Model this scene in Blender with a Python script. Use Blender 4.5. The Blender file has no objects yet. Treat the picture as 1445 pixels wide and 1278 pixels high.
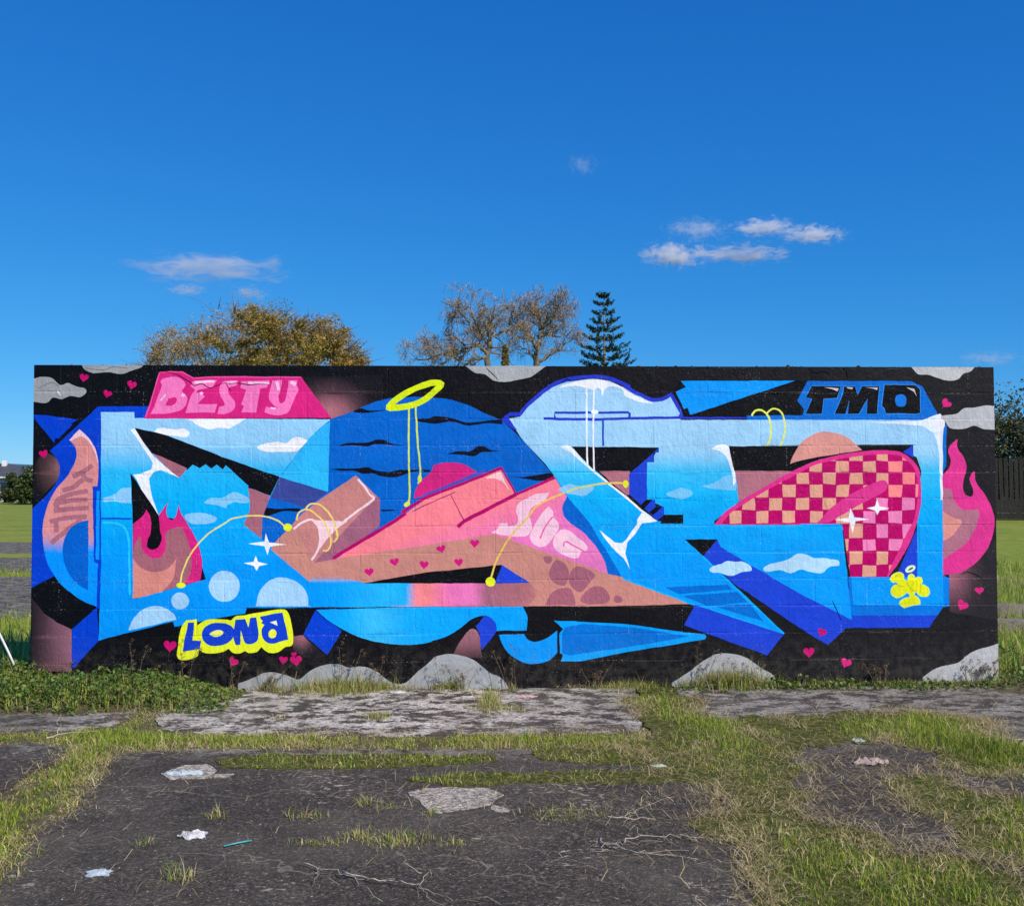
import bpy, bmesh, math, random
import numpy as np
from mathutils import Vector, Matrix, noise as mnoise
from mathutils.geometry import delaunay_2d_cdt

random.seed(7)
rng = np.random.default_rng(7)
scene = bpy.context.scene
COLL = scene.collection

# ------------------------------------------------------------------ camera
CAM_LOC = Vector((3.265, -7.675, 1.505))
CAM_YAW, CAM_PITCH, CAM_ROLL = -0.0342, 0.0314, -0.0016
cam_data = bpy.data.cameras.new("camera")
cam = bpy.data.objects.new("camera", cam_data)
COLL.objects.link(cam)
cam_data.sensor_fit = 'HORIZONTAL'
cam_data.sensor_width = 36.0
cam_data.lens = 36.0 * 1450.0 / 1445.0
cam_data.clip_end = 20000
CAM_ROT = (Matrix.Rotation(CAM_YAW, 3, 'Z') @ Matrix.Rotation(math.pi / 2 + CAM_PITCH, 3, 'X')
           @ Matrix.Rotation(CAM_ROLL, 3, 'Z'))
cam.matrix_world = Matrix.Translation(CAM_LOC) @ CAM_ROT.to_4x4()
scene.camera = cam

# ------------------------------------------------------------------ light
SUN_EL, SUN_AZ = math.radians(41), math.radians(40)      # azimuth measured from -Y (behind the viewer) towards +X
SUN_DIR = Vector((math.sin(SUN_AZ) * math.cos(SUN_EL), -math.cos(SUN_AZ) * math.cos(SUN_EL), math.sin(SUN_EL)))
world = bpy.data.worlds.new("World")
scene.world = world
world.use_nodes = True
wn = world.node_tree
wn.nodes.clear()
w_out = wn.nodes.new("ShaderNodeOutputWorld")
w_bg = wn.nodes.new("ShaderNodeBackground")
w_sky = wn.nodes.new("ShaderNodeTexSky")
w_sky.sky_type = 'NISHITA'
w_sky.sun_disc = False
w_sky.sun_elevation = SUN_EL
w_sky.sun_rotation = math.pi - SUN_AZ
w_sky.air_density = 0.8
w_sky.dust_density = 0.0
w_sky.ozone_density = 8.0
w_bg.inputs["Strength"].default_value = 0.1
# deep polarised-looking blue: one response curve per channel over the whole sky
w_sep = wn.nodes.new("ShaderNodeSeparateColor")
w_com = wn.nodes.new("ShaderNodeCombineColor")
wn.links.new(w_sky.outputs[0], w_sep.inputs[0])
for ch, (gam, gain) in enumerate(((1.4, .60), (.80, .75), (.50, .98))):
    m0 = wn.nodes.new("ShaderNodeMath"); m0.operation = 'MULTIPLY'; m0.inputs[1].default_value = .1
    m1 = wn.nodes.new("ShaderNodeMath"); m1.operation = 'POWER'; m1.inputs[1].default_value = gam
    m2 = wn.nodes.new("ShaderNodeMath"); m2.operation = 'MULTIPLY'; m2.inputs[1].default_value = gain * 10
    wn.links.new(w_sep.outputs[ch], m0.inputs[0]); wn.links.new(m0.outputs[0], m1.inputs[0]); wn.links.new(m1.outputs[0], m2.inputs[0]); wn.links.new(m2.outputs[0], w_com.inputs[ch])
wn.links.new(w_com.outputs[0], w_bg.inputs["Color"])
wn.links.new(w_bg.outputs[0], w_out.inputs["Surface"])

sun_data = bpy.data.lights.new("sun", 'SUN')
sun_data.energy = 5.0
sun_data.angle = math.radians(0.53)
sun_data.color = (1.0, 0.90, 0.76)
sun = bpy.data.objects.new("sun", sun_data)
COLL.objects.link(sun)
sun.rotation_euler = SUN_DIR.to_track_quat('Z', 'Y').to_euler()
sun.location = (12, -14, 16)

vs = scene.view_settings
vs.view_transform = 'Standard'
vs.look = 'None'
vs.exposure = 0.0
vs.gamma = 1.0
scene.cycles.use_denoising = True
scene.cycles.max_bounces = 6
scene.cycles.diffuse_bounces = 2
scene.cycles.glossy_bounces = 2
scene.cycles.transmission_bounces = 3
scene.cycles.volume_bounces = 5

# ------------------------------------------------------------------ measuring helpers
def ray(px, py):
    d = Vector(((px - 722.5) / 1450.0, (639.0 - py) / 1450.0, -1.0))
    return CAM_ROT @ d

def on_wall(px, py):
    """photo measurement -> (x, z) on the wall plane Y = 0"""
    d = ray(px, py)
    t = -CAM_LOC.y / d.y
    p = CAM_LOC + d * t
    return (p.x, p.z)

def on_ground(px, py, z=0.0):
    d = ray(px, py)
    t = (z - CAM_LOC.z) / d.z
    p = CAM_LOC + d * t
    return (p.x, p.y)

def lin(c):
    out = []
    for v in c[:3]:
        v = v / 255.0
        out.append(v / 12.92 if v <= 0.04045 else ((v + 0.055) / 1.055) ** 2.4)
    return tuple(out)

# ------------------------------------------------------------------ scene helpers
def tag(o, label=None, cat=None, group=None, kind=None):
    if label: o["label"] = label
    if cat: o["category"] = cat
    if group: o["group"] = group
    if kind: o["kind"] = kind
    return o

def empty(name, loc=(0, 0, 0), rz=0.0):
    o = bpy.data.objects.new(name, None)
    o.empty_display_size = 0.2
    o.location = loc
    o.rotation_euler = (0, 0, rz)
    COLL.objects.link(o)
    return o

def mesh_obj(name, verts, faces, mat, parent=None, colors=None, smooth=False, corner=False):
    me = bpy.data.meshes.new(name)
    verts = np.asarray(verts, dtype=np.float32).reshape(-1, 3)
    if isinstance(faces, np.ndarray):
        n, k = faces.shape
        me.vertices.add(len(verts))
        me.vertices.foreach_set("co", verts.ravel())
        me.loops.add(n * k)
        me.polygons.add(n)
        me.loops.foreach_set("vertex_index", faces.astype(np.int32).ravel())
        me.polygons.foreach_set("loop_start", np.arange(0, n * k, k, dtype=np.int32))
        me.polygons.foreach_set("loop_total", np.full(n, k, dtype=np.int32))
        me.update(calc_edges=True)
    else:
        me.from_pydata(verts.tolist(), [], faces)
        me.update()
    if colors is not None:
        colors = np.asarray(colors, dtype=np.float32).reshape(-1, 3)
        c4 = np.ones((len(colors), 4), dtype=np.float32)
        c4[:, :3] = colors
        at = me.attributes.new("Col", 'FLOAT_COLOR', 'CORNER' if corner else 'POINT')
        at.data.foreach_set("color", c4.ravel())
    if smooth:
        me.polygons.foreach_set("use_smooth", np.ones(len(me.polygons), dtype=bool))
    if mat is not None:
        me.materials.append(mat)
    o = bpy.data.objects.new(name, me)
    COLL.objects.link(o)
    if parent is not None:
        o.parent = parent
    return o

def copy_tree(o, parent=None):
    c = o.copy()
    COLL.objects.link(c)
    c.parent = parent
    for ch in [x for x in o.children]:
        copy_tree(ch, c)
    return c

class NT:
    """small node-tree writer"""
    def __init__(self, name):
        self.m = bpy.data.materials.new(name)
        self.m.use_nodes = True
        self.t = self.m.node_tree
        self.t.nodes.clear()
        self.out = self.t.nodes.new("ShaderNodeOutputMaterial")
        self.b = self.t.nodes.new("ShaderNodeBsdfPrincipled")
        self.t.links.new(self.b.outputs[0], self.out.inputs[0])
    def n(self, typ, **kw):
        nd = self.t.nodes.new(typ)
        for k, v in kw.items():
            if k in nd.inputs:
                nd.inputs[k].default_value = v
            else:
                setattr(nd, k, v)
        return nd
    def l(self, a, b):
        self.t.links.new(a, b)
    def pos(self):
        g = self.n("ShaderNodeNewGeometry")
        return g.outputs["Position"]
    def objco(self):
        return self.n("ShaderNodeTexCoord").outputs["Object"]
    def noise(self, co, scale, detail=4.0, rough=0.55, dist=0.0):
        nd = self.n("ShaderNodeTexNoise")
        nd.inputs["Scale"].default_value = scale
        nd.inputs["Detail"].default_value = detail
        nd.inputs["Roughness"].default_value = rough
        nd.inputs["Distortion"].default_value = dist
        self.l(co, nd.inputs["Vector"])
        return nd.outputs["Fac"]
    def ramp(self, fac, stops, interp='LINEAR'):
        r = self.n("ShaderNodeValToRGB")
        cr = r.color_ramp
        cr.interpolation = interp
        while len(cr.elements) < len(stops):
            cr.elements.new(0.5)
        for e, (p, c) in zip(cr.elements, stops):
            e.position = p
            e.color = (*c[:3], 1.0) if hasattr(c, '__len__') else (c, c, c, 1.0)
        self.l(fac, r.inputs[0])
        return r.outputs[0]
    def mix(self, fac, a, b, mode='MIX'):
        m = self.n("ShaderNodeMix", data_type='RGBA', blend_type=mode)
        if isinstance(fac, (int, float)): m.inputs[0].default_value = fac
        else: self.l(fac, m.inputs[0])
        for i, v in ((6, a), (7, b)):
            if isinstance(v, tuple): m.inputs[i].default_value = (*v[:3], 1.0)
            else: self.l(v, m.inputs[i])
        return m.outputs[2]
    def math(self, op, a, b=None):
        m = self.n("ShaderNodeMath", operation=op)
        for i, v in ((0, a), (1, b)):
            if v is None: continue
            if isinstance(v, (int, float)): m.inputs[i].default_value = v
            else: self.l(v, m.inputs[i])
        return m.outputs[0]
    def scaled(self, co, s):
        m = self.n("ShaderNodeVectorMath", operation='MULTIPLY')
        m.inputs[1].default_value = s
        self.l(co, m.inputs[0])
        return m.outputs[0]
    def bump(self, height, strength, distance, prev=None):
        b = self.n("ShaderNodeBump")
        b.inputs["Strength"].default_value = strength
        b.inputs["Distance"].default_value = distance
        self.l(height, b.inputs["Height"])
        if prev is not None:
            self.l(prev, b.inputs["Normal"])
        return b.outputs[0]
    def done(self, color, rough=0.7, normal=None, spec=0.5):
        if isinstance(color, tuple): self.b.inputs["Base Color"].default_value = (*color[:3], 1.0)
        else: self.l(color, self.b.inputs["Base Color"])
        if isinstance(rough, (int, float)): self.b.inputs["Roughness"].default_value = rough
        else: self.l(rough, self.b.inputs["Roughness"])
        self.b.inputs["Specular IOR Level"].default_value = spec
        if normal is not None:
            self.l(normal, self.b.inputs["Normal"])
        return self.m
# ================================================================== THE MURAL (vector drawing on the wall)
TILE = dict(A=(40, 505), B=(40, 735), C=(320, 505), D=(320, 735), E=(600, 505), F=(600, 735),
            G=(880, 505), H=(880, 735), I=(1130, 505), J=(1130, 735),
            K=(240, 850, 6.5056), M=(1240, 790, 13.011), N=(200, 515, 4.337), Q=(680, 680, 6.888), R=(1120, 530, 5.576), T=(60, 600, 5.756))

def parse(s):
    pts, corner = [], []
    cur = None
    for tok in s.split():
        if ':' in tok:
            t, tok = tok.split(':')
            cur = TILE[t]
        c = tok.endswith('*')
        x, y = tok.rstrip('*').split(',')
        k = cur[2] if len(cur) > 2 else 5.0
        pts.append((cur[0] + float(x) / k, cur[1] + float(y) / k))
        corner.append(c)
    return pts, corner

def catmull(pts, corner, closed=True, step=3.2):
    n = len(pts)
    out = []
    for i in range(n if closed else n - 1):
        p1, p2 = pts[i], pts[(i + 1) % n]
        i0, i3 = i - 1, i + 2
        if closed: p0, p3 = pts[i0 % n], pts[i3 % n]
        else: p0, p3 = pts[max(i0, 0)], pts[min(i3, n - 1)]
        if corner[i]: p0 = (2 * p1[0] - p2[0], 2 * p1[1] - p2[1])
        if corner[(i + 1) % n]: p3 = (2 * p2[0] - p1[0], 2 * p2[1] - p1[1])
        L = math.hypot(p2[0] - p1[0], p2[1] - p1[1])
        k = max(1, min(12, int(round(L / step))))
        d1 = max(1e-6, math.dist(p0, p1)) ** .5; d2 = max(1e-6, L) ** .5; d3 = max(1e-6, math.dist(p2, p3)) ** .5
        for j in range(k):
            t = j / k
            q = []
            for a in (0, 1):
                m1 = (p2[a] - p1[a]) + d2 * ((p1[a] - p0[a]) / d1 - (p2[a] - p0[a]) / (d1 + d2))
                m2 = (p2[a] - p1[a]) + d2 * ((p3[a] - p2[a]) / d3 - (p3[a] - p1[a]) / (d2 + d3))
                q.append((2*t**3-3*t**2+1)*p1[a] + (t**3-2*t**2+t)*m1 + (-2*t**3+3*t**2)*p2[a] + (t**3-t**2)*m2)
            out.append(tuple(q))
    if not closed: out.append(pts[-1])
    return out

SHAPES = []          # (polygon in photo measure, colour or colour function, clip index or None, crack flag)
def add_shape(poly, col, clip=None, crack=False):
    # tidy: no repeated points
    q = []
    for p in poly:
        if not q or math.dist(p, q[-1]) > 0.08: q.append(p)
    while len(q) > 2 and math.dist(q[0], q[-1]) <= 0.08: q.pop()
    # a hand-held can never runs dead straight: one gentle wobble field shared by all shapes
    w = []
    for a, b in zip(q, q[1:] + q[:1]):
        k = max(1, int(math.dist(a, b) / 7.0))
        for j in range(k):
            x, y = a[0] + (b[0] - a[0]) * j / k, a[1] + (b[1] - a[1]) * j / k
            w.append((x + .75 * mnoise.noise((x / 16, y / 16, 1)) + .42 * mnoise.noise((x / 4.5, y / 4.5, 2)),
                      y + .75 * mnoise.noise((x / 16, y / 16, 8)) + .42 * mnoise.noise((x / 4.5, y / 4.5, 9))))
    if len(w) >= 3: SHAPES.append((w, col, clip, crack))
    return len(SHAPES) - 1
def P(col, s, **k):
    return add_shape(parse(s)[0], col, **k)
def S(col, s, **k):
    return add_shape(catmull(*parse(s)), col, **k)
def L(col, w, s, smooth=True, closed=False, taper=False, **k):
    pts, cor = parse(s)
    if smooth: pts = catmull(pts, cor, closed, 4.0)
    if closed: pts = pts + [pts[0]]
    n = len(pts); w = w / 10.0 * 1.22
    lr = []
    for i in range(n):
        if closed: a, b = pts[(i - 1) % (n - 1)], pts[(i + 1) % (n - 1)]
        else: a, b = pts[max(i - 1, 0)], pts[min(i + 1, n - 1)]
        dx, dy = b[0] - a[0], b[1] - a[1]
        d = math.hypot(dx, dy) or 1.0
        ww = w
        if taper: ww = w * (0.25 + 0.75 * math.sin(math.pi * (i + .5) / n))
        nx, ny = -dy / d * ww, dx / d * ww
        lr.append(((pts[i][0] + nx, pts[i][1] + ny), (pts[i][0] - nx, pts[i][1] - ny)))
    for i in range(n - 1):
        add_shape([lr[i][0], lr[i + 1][0], lr[i + 1][1], lr[i][1]], col, **k)
def O(col, t, cx, cy, rx, ry, rot=0.0, n=22, **k):
    ox, oy = TILE[t][:2]; q = TILE[t][2] if len(TILE[t]) > 2 else 5.0; c, s = math.cos(rot), math.sin(rot)
    pts = []
    for i in range(n):
        a = 2 * math.pi * i / n
        x, y = rx * math.cos(a), ry * math.sin(a)
        pts.append((ox + (cx + x * c - y * s) / q, oy + (cy + x * s + y * c) / q))
    return add_shape(pts, col, **k)
def heart(t, cx, cy, s, col=None, rot=0.0):
    ox, oy = TILE[t]; c, sn = math.cos(rot), math.sin(rot)
    pts = []
    for i in range(24):
        a = 2 * math.pi * i / 24
        x = 16 * math.sin(a) ** 3 / 16 * .5 * s
        y = -(13 * math.cos(a) - 5 * math.cos(2 * a) - 2 * math.cos(3 * a) - math.cos(4 * a)) / 16 * .5 * s
        pts.append((ox + (cx + x * c - y * sn) / 5, oy + (cy + x * sn + y * c) / 5))
    add_shape(pts, col or MAG2)

def ramp_fn(axis, stops):
    """spray-paint or painted-gloss fade: axis 'x', 'y', or a callable giving the measure; stops [(value, sRGB)]"""
    vals = [s[0] for s in stops]
    cols = np.array([lin(s[1]) for s in stops])
    def f(x, y):
        v = x if axis == 'x' else y if axis == 'y' else axis(x, y)
        return tuple(float(np.interp(v, vals, cols[:, k])) for k in range(3))
    return f
def radial(t, cx, cy, rx, ry, stops):
    ox, oy = TILE[t]; X, Y = ox + cx / 5, oy + cy / 5
    return ramp_fn(lambda x, y: math.hypot((x - X) / (rx / 5), (y - Y) / (ry / 5)), stops)

BLK = (12, 12, 17); ROY = (2, 66, 208); ROY2 = (30, 70, 214); MID = (0, 103, 205); SKY = (158, 213, 248)
CYA = (0, 156, 252); CY2 = (0, 182, 252); PALE = (168, 216, 250); WHT = (246, 249, 252); GRY = (168, 171, 174)
MAG = (224, 36, 130); MAG2 = (214, 6, 120); DMAG = (186, 0, 104); PNK = (255, 126, 196); PPNK = (252, 202, 222)
SAL = (214, 142, 132); SAL2 = (196, 128, 122); MAU = (172, 106, 122); COR = (255, 134, 146); BRN = (150, 98, 112)
YEL = (236, 248, 38); LEM = (242, 226, 118); DST = (0, 112, 214); SLA = (58, 74, 152); PEA = (238, 168, 142)
WALLBG = ramp_fn('x', [(40, (10, 12, 18)), (500, (14, 13, 18)), (900, (20, 19, 23)), (1180, (28, 27, 31)), (1410, (34, 33, 36))])  # black ground paler to the right: gloss from sun and sky put into the colour
BODY = ramp_fn('y', [(500, SKY), (624, (150, 210, 248)), (664, (40, 192, 252)), (720, CY2), (790, CYA), (1000, (0, 152, 250))])
BODY2 = ramp_fn('y', [(500, (168, 214, 246)), (636, (160, 214, 248)), (664, (58, 198, 250)), (700, (6, 184, 252)), (740, (0, 172, 252)), (800, (0, 160, 252)), (1000, (0, 156, 252))])
SMOKE = lambda t, cx, cy, rx, ry: radial(t, cx, cy, rx, ry, [(0, (176, 112, 128)), (.35, (140, 90, 102)), (.7, (70, 50, 58)), (1, (26, 24, 28))])

# ---- left letter
S(radial('A', 215, 780, 175, 260, [(0, (150, 104, 108)), (.4, (86, 62, 64)), (1, (20, 20, 24))]), "A:110,670 165,685 205,720 225,785 210,850 130,940 60,1010 40,1000 40,760")
P(ROY, "A:490,342 860,340 830,425 B:520,420 500,620 470,600 185,385 22,470 22,0 A:22,1072 130,965 190,890 222,820 222,760 200,712 155,655")
P(ROY, "A:40,402 130,405 350,435 300,460 325,482 215,568 190,566 182,600 110,510 40,425")
L((10, 12, 40), 16, "A:350,442 165,632", smooth=False)
P(ramp_fn('x', [(44, (34, 28, 33)), (62, (70, 52, 60)), (100, (156, 104, 122))]), "B:22,540 60,590 110,650 200,715 305,762 305,1060 22,1060")
P(ROY, "B:308,762 485,606 497,840 345,1010 330,1030 305,1030")
HORN = ramp_fn('y', [(500, (222, 144, 140)), (752, (222, 146, 146)), (764, (190, 150, 190)), (776, (0, 150, 254)), (1000, (0, 152, 254))])
S(HORN, "A:290,578* 360,502* 430,570 480,660 496,740 488,905* 453,908* B:458,0* 462,290* 492,298* 482,602* 380,560 280,490 180,380 120,250 102,120 106,0 A:118,1100 150,1010 200,920 270,840 312,770 340,690 333,630")
S((250, 208, 214), "A:290,578* 360,502* 430,570 480,660 494,740 478,690 440,610 405,568 370,554 305,582*")
for st in ("T:245,420 330,375 405,325", "T:325,385 350,432 408,452", "T:160,530 250,500 330,440", "T:120,602 240,556 368,532", "T:98,638 220,612 365,602", "T:92,695 200,680 372,672", "T:130,600 105,640 130,690",
           "T:60,782 180,752 362,742", "T:108,770 112,870", "T:70,960 130,905 320,765"):
    L((176, 110, 126), 27, st)
S((0, 98, 204), "B:424,-8* 420,490* 330,430 262,320 240,200 268,90 330,25 390,-2")
P(CYA, "A:483,938 503,938 B:500,270 474,270")
BODYPOLY = P(BODY, "A:513,382 748,382 748,425 C:728,432 715,945 D:590,300 590,430 1310,440 1310,605 880,608 140,615 130,650 0,672 B:1030,745 1020,707 495,840 515,290 513,280")
P(ROY, "A:503,958 513,958 B:512,205 506,205")
P(ROY, "A:513,1126 728,1128 728,1140 513,1138")
L((36, 206, 254), 12, "B:520,12 620,16 680,48 706,120 712,300 715,520")
S((142, 205, 248), "A:525,992 610,962 660,920 725,915* 725,1024* 660,1022 600,1008 530,1012")
S(WHT, "A:885,520 930,492 1040,505 1090,497 1138,530 1120,556 1030,548 960,540 900,540")
S(WHT, "A:1100,430* 1150,442 1200,480 1280,502 1340,490 1420,498 C:30,490 110,446 130,430*")
S(WHT, "C:215,630 260,607 350,592 420,600 460,565 520,560 575,585* 500,658* 420,662 250,656")
# ---- big blue disc
S(MID, "D:250,140* C:245,1150 280,1040 318,960 375,840 500,670 610,540 728,440 880,372 1040,310 1200,280 E:60,278 200,300 330,345 430,395 545,440* 700,590* 925,850* 1150,1150* F:1300,600* 400,560* D:700,300*")
P(ramp_fn('y', [(590, (46, 178, 248)), (700, (44, 196, 252))]), "C:728,448 690,470 610,540 500,670 375,840 715,945")
P(SLA, "C:372,838 712,947 560,1055 310,985")
for w in ("C:790,618 850,600 1000,595 1050,578 1110,578 1150,600 1250,616 1030,610 1000,622 900,616",
          "C:722,785* 800,780 920,780 990,770 1030,785 1130,805 1220,790 1445,790* 1300,806 1200,840 1080,832 1040,815 950,816 900,797 800,796",
          "C:890,378 940,354 1000,370 1130,368 1040,381 950,387", "C:1310,434* 1400,426 E:20,428 70,410 200,428 290,455 400,445 545,432* 545,468* 420,460 300,476 200,452 60,462 -40,450",
          "E:150,676* 230,660 320,655 370,622 420,624 460,650 552,655* 450,664 400,662 350,692 290,686", "E:590,830* 680,840 760,830 890,813 912,832 880,852 820,864 700,852",
          "C:275,1060 350,1064 520,1065 520,1080 400,1080 330,1100 268,1116", "C:1080,1070 1210,1072 1100,1080", "E:-10,795* 30,790 40,800 -10,806*"):
    S((12, 14, 30), w)
# ---- soft pink spray over the black beside the sign
P(radial('C', 740, 400, 300, 270, [(0, (190, 118, 130)), (.3, (160, 100, 112)), (.65, (78, 56, 64)), (1, (24, 22, 27))]), "C:530,135 735,432 890,374 1040,312 1100,292 1100,120")
# ---- BESTY sign
P(MAG, "A:925,98 1000,92 1090,95 1165,138 1330,130 C:60,128 525,133 735,422 0,428 A:820,428")
L((246, 86, 160), 7, "A:830,420 925,103 1000,97 1085,100 1165,143 1330,135 C:60,133 522,137", smooth=False)
S(PNK, "N:128,85* 200,70 250,90 270,120 245,160 278,190 272,235 245,272 180,295 55,300* 85,235* 110,160* 126,122* 114,105*")
S(MAG, "N:165,205* 205,196 214,216 190,246 143,246*")
P(PNK, "N:310,100 460,92 432,136 345,150 332,172 368,164 386,195 362,216 340,240 462,238 446,291 268,291 280,250 300,190 328,150 300,130")
S(PNK, "N:500,100 590,94* 580,126* 532,140 530,170 570,230 562,270 520,296 464,298* 475,256* 510,246 502,220 480,180 476,140")
P(PNK, "N:610,100 782,92 766,136 725,146 712,220 701,291 609,291 626,250 610,240 640,150 604,140")
S(PNK, "N:800,95* 860,92* 850,150 836,200 848,234 872,224 895,130 900,94* 952,95* 948,120* 960,150* 920,240 900,285 850,306 790,302 752,290* 760,256* 830,266 790,226 780,190")
for st, w in (("C:150,176 300,178", 14), ("C:352,168 368,225", 16), ("C:450,168 488,190", 20), ("A:1172,172 1312,166", 14), ("A:1214,246 1230,254", 18), ("A:1082,258 1104,268", 16), ("C:310,352 345,356", 10), ("A:935,300 968,262", 9), ("C:0,172 64,168", 10)):
    L((255, 208, 232), w, st)
# ---- black blade, white ink edge
P(BLK, "A:750,492 980,545 C:0,708 372,838 308,972 150,915 A:1445,850 1120,790 870,672 800,580")
P(MAU, "A:868,666 1122,778 1068,846 960,757")
P(MAU, "C:148,915 306,972 280,1050 250,1130 D:245,125 120,25 C:165,1060 155,960")
P(ramp_fn('y', [(655, (40, 186, 244)), (700, (4, 184, 252)), (800, (0, 160, 252))]),
  "A:848,860 880,805 930,788 1068,845 1160,752 1210,780 1250,748 1290,780 1330,752 1370,785 1395,756 C:0,762 155,902 145,925 157,960 148,985 170,1020 148,1040 166,1062 D:118,25 262,142 280,250 B:1260,400 1210,250 A:1115,1170 920,1110 860,1000 848,920")
S((132, 204, 246), "A:1240,1020 1280,990 1370,985 1420,956 C:50,945 110,965 150,987 166,1012 110,1022 60,1016 0,1042 A:1400,1057 1330,1040")
S((140, 206, 248), "A:1100,1110 1180,1092 1270,1100 1330,1130 1322,1152 B:1300,10 1200,22 1130,8")
P(WHT, "A:748,494 724,507 780,590 840,680 878,740 868,785 790,815 742,822 770,870 800,930 920,1112 885,1020 862,930 852,850 882,806 930,789 1000,815 1068,845 960,760 880,690 822,612")
# ---- flame drop panel
P(BLK, "A:722,812 800,930 920,1110 1112,1150 B:1228,330 1252,410 740,552 735,0")
S(MAG, "A:735,1172 790,1130 815,1108 830,1068* 858,1110 866,1160 915,1110 985,1022* 972,1080 985,1125 1015,1142 1045,1105 1060,1035* 1080,1100 1115,1160 B:1170,100 1210,210 1226,310 1218,418* 740,548* 737,20*")
S(BLK, "A:862,1116* 917,1110* B:925,20 928,70 940,120 916,185 876,202 838,182 844,130 862,90 866,20")
S((170, 104, 118), "B:738,250* 750,170 788,108 800,190 850,250 920,258 965,200 972,80 1010,55 1075,45 1115,110 1145,220 1150,330 1110,442* 940,497* 738,548*")
S((222, 142, 130), "B:738,260* 780,320 860,356 960,345 1020,300 1047,260* 1022,400 945,499* 738,549*")
P((12, 12, 36), "B:1224,370 1252,410 1214,420")
O(PALE, 'B', 1382, 460, 110, 109); O(PALE, 'B', 1072, 563, 63, 60)
S(PALE, "B:705,772* 740,690 800,630 880,600 960,610 1020,650 1046,692*")
S(PALE, "D:205,600* 230,500 300,420 390,397 490,430 560,500 590,602*")
# ---- neon bracelets, arc
L(LEM, 9, "B:1072,440 1085,370 1130,260 1200,160 1290,75 1400,5 C:30,1135 150,1112 280,1120 370,1152 D:405,32")
O(YEL, 'B', 1075, 452, 33, 21)
# ---- hand
P((204, 134, 130), "C:910,828 1062,978 D:615,296 590,330 340,205 312,200 345,148 C:530,1100 640,1010")
P((166, 102, 126), "C:1058,975 1080,990 1082,1150 D:1072,42 745,270 612,298")
FORE = ramp_fn(lambda x, y: y, [(700, (206, 140, 126)), (812, (206, 140, 128)), (900, (214, 142, 132))])
P(FORE, "D:312,203 340,150 480,30 615,296 745,270 850,250 1445,160 F:480,92 720,172 1445,395 H:490,582 H:0,600 F:730,600 735,432 545,310 0,362 D:960,438 590,432")
BAR = ramp_fn('x', [(440, CYA), (480, (0, 164, 252)), (540, (36, 186, 250)), (577, (22, 180, 250)), (585, (255, 140, 148)), (604, (255, 140, 142)), (636, (250, 124, 190)), (668, (240, 126, 190)), (686, (166, 104, 124)), (745, (186, 116, 122)), (768, (214, 142, 132)), (900, (214, 142, 132))])
P(BAR, "D:575,430 960,438 F:0,438 735,434 800,500 730,602 D:1310,604 880,609 575,600")
P(ramp_fn('y', [(813, (206, 140, 128)), (816, (170, 150, 170)), (822, (12, 166, 252))]), "D:585,388 760,392 960,428 960,440 592,433")
L((252, 218, 226), 13, "C:925,855 975,910 1010,965 1040,985 940,1065 830,1150 D:720,70")
L((252, 218, 226), 13, "D:470,58 530,12 600,-10 640,30 660,130 640,210 595,277")
P((252, 212, 222), "D:600,-8 850,2 780,50 700,135 655,195 668,110 642,50")
L((242, 218, 108), 10, "C:492,1145 510,1090 550,1068 590,1075 640,1110 D:680,0 710,60 735,120 730,180 700,212 680,205")
L((242, 218, 108), 10, "C:558,1062 585,1030 640,1028 700,1070 745,1130 D:770,50 782,120 755,150")
O(YEL, 'D', 430, 43, 29, 27)
P(WHT, "D:277,84 296,150 422,165 305,181 287,238 265,176 153,160 265,145")
P(WHT, "D:205,244 220,290 292,303 228,316 210,353 190,316 119,298 188,288")
# ---- pink sun + coral letter
S((220, 38, 130), "C:1318,992* 1330,930 1380,860 1445,800 E:60,760 170,738 280,753 362,805* 0,968*")
L((92, 78, 190), 14, "C:1330,1030 E:0,968 365,815 420,795", smooth=False)
CORAL = ramp_fn(lambda x, y: (x - 600) / 150 + (y - 720) / 60, [(.45, COR), (.95, (252, 128, 170)), (1.5, (242, 122, 194)), (2.4, (236, 124, 192))])
P(CORAL, "D:770,266 1180,0 C:1265,1095 E:0,1000 530,785 640,962 915,845 1000,975 970,1050 985,1110 F:1000,-8 1130,90 1200,170 1245,240 1275,310 1286,372 F:720,174 480,93 D:1445,163")
S((255, 206, 208), "E:420,847* 530,802* 597,938* 545,872 495,852")
L(DMAG, 20, "D:748,262 1185,0 C:1262,1094", smooth=False)
L(DMAG, 16, "C:1232,1076 1262,1092", smooth=False)
L(DMAG, 18, "C:1250,1080 E:0,988 540,776 642,962 915,842", smooth=False)
L(DMAG, 22, "E:642,962 275,1150 F:228,42", smooth=False)
L((150, 20, 90), 5, "C:1310,1085 E:0,1038 215,944", smooth=False)
L((150, 20, 90), 5, "E:180,965 275,1145", smooth=False)
S(PPNK, "Q:650,105* 608,202* 520,226 472,262 460,320 482,400 482,470 440,520 350,531 200,516 90,485* 160,446 168,400* 250,400* 256,430* 340,402 352,350 330,280 350,210 430,160 530,116")
S(PPNK, "Q:650,235* 695,296 692,336* 750,415 680,560 620,620 560,628 490,590 465,530 500,440 570,320")
L((236, 110, 176), 9, "Q:688,336 620,430 566,545")
S(PPNK, "Q:770,460 830,465 920,528 1005,595 1025,640 1005,670 960,676* 936,735 860,735 720,660 690,600 702,540")
L((236, 110, 176), 9, "Q:790,622 800,582 832,582 995,678", smooth=False)
S(MID, "E:1012,985* 1152,1150* F:1445,402* F:1290,372* 1245,240 1130,90 1000,-8 E:978,1110 968,1050 985,1005")
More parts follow.
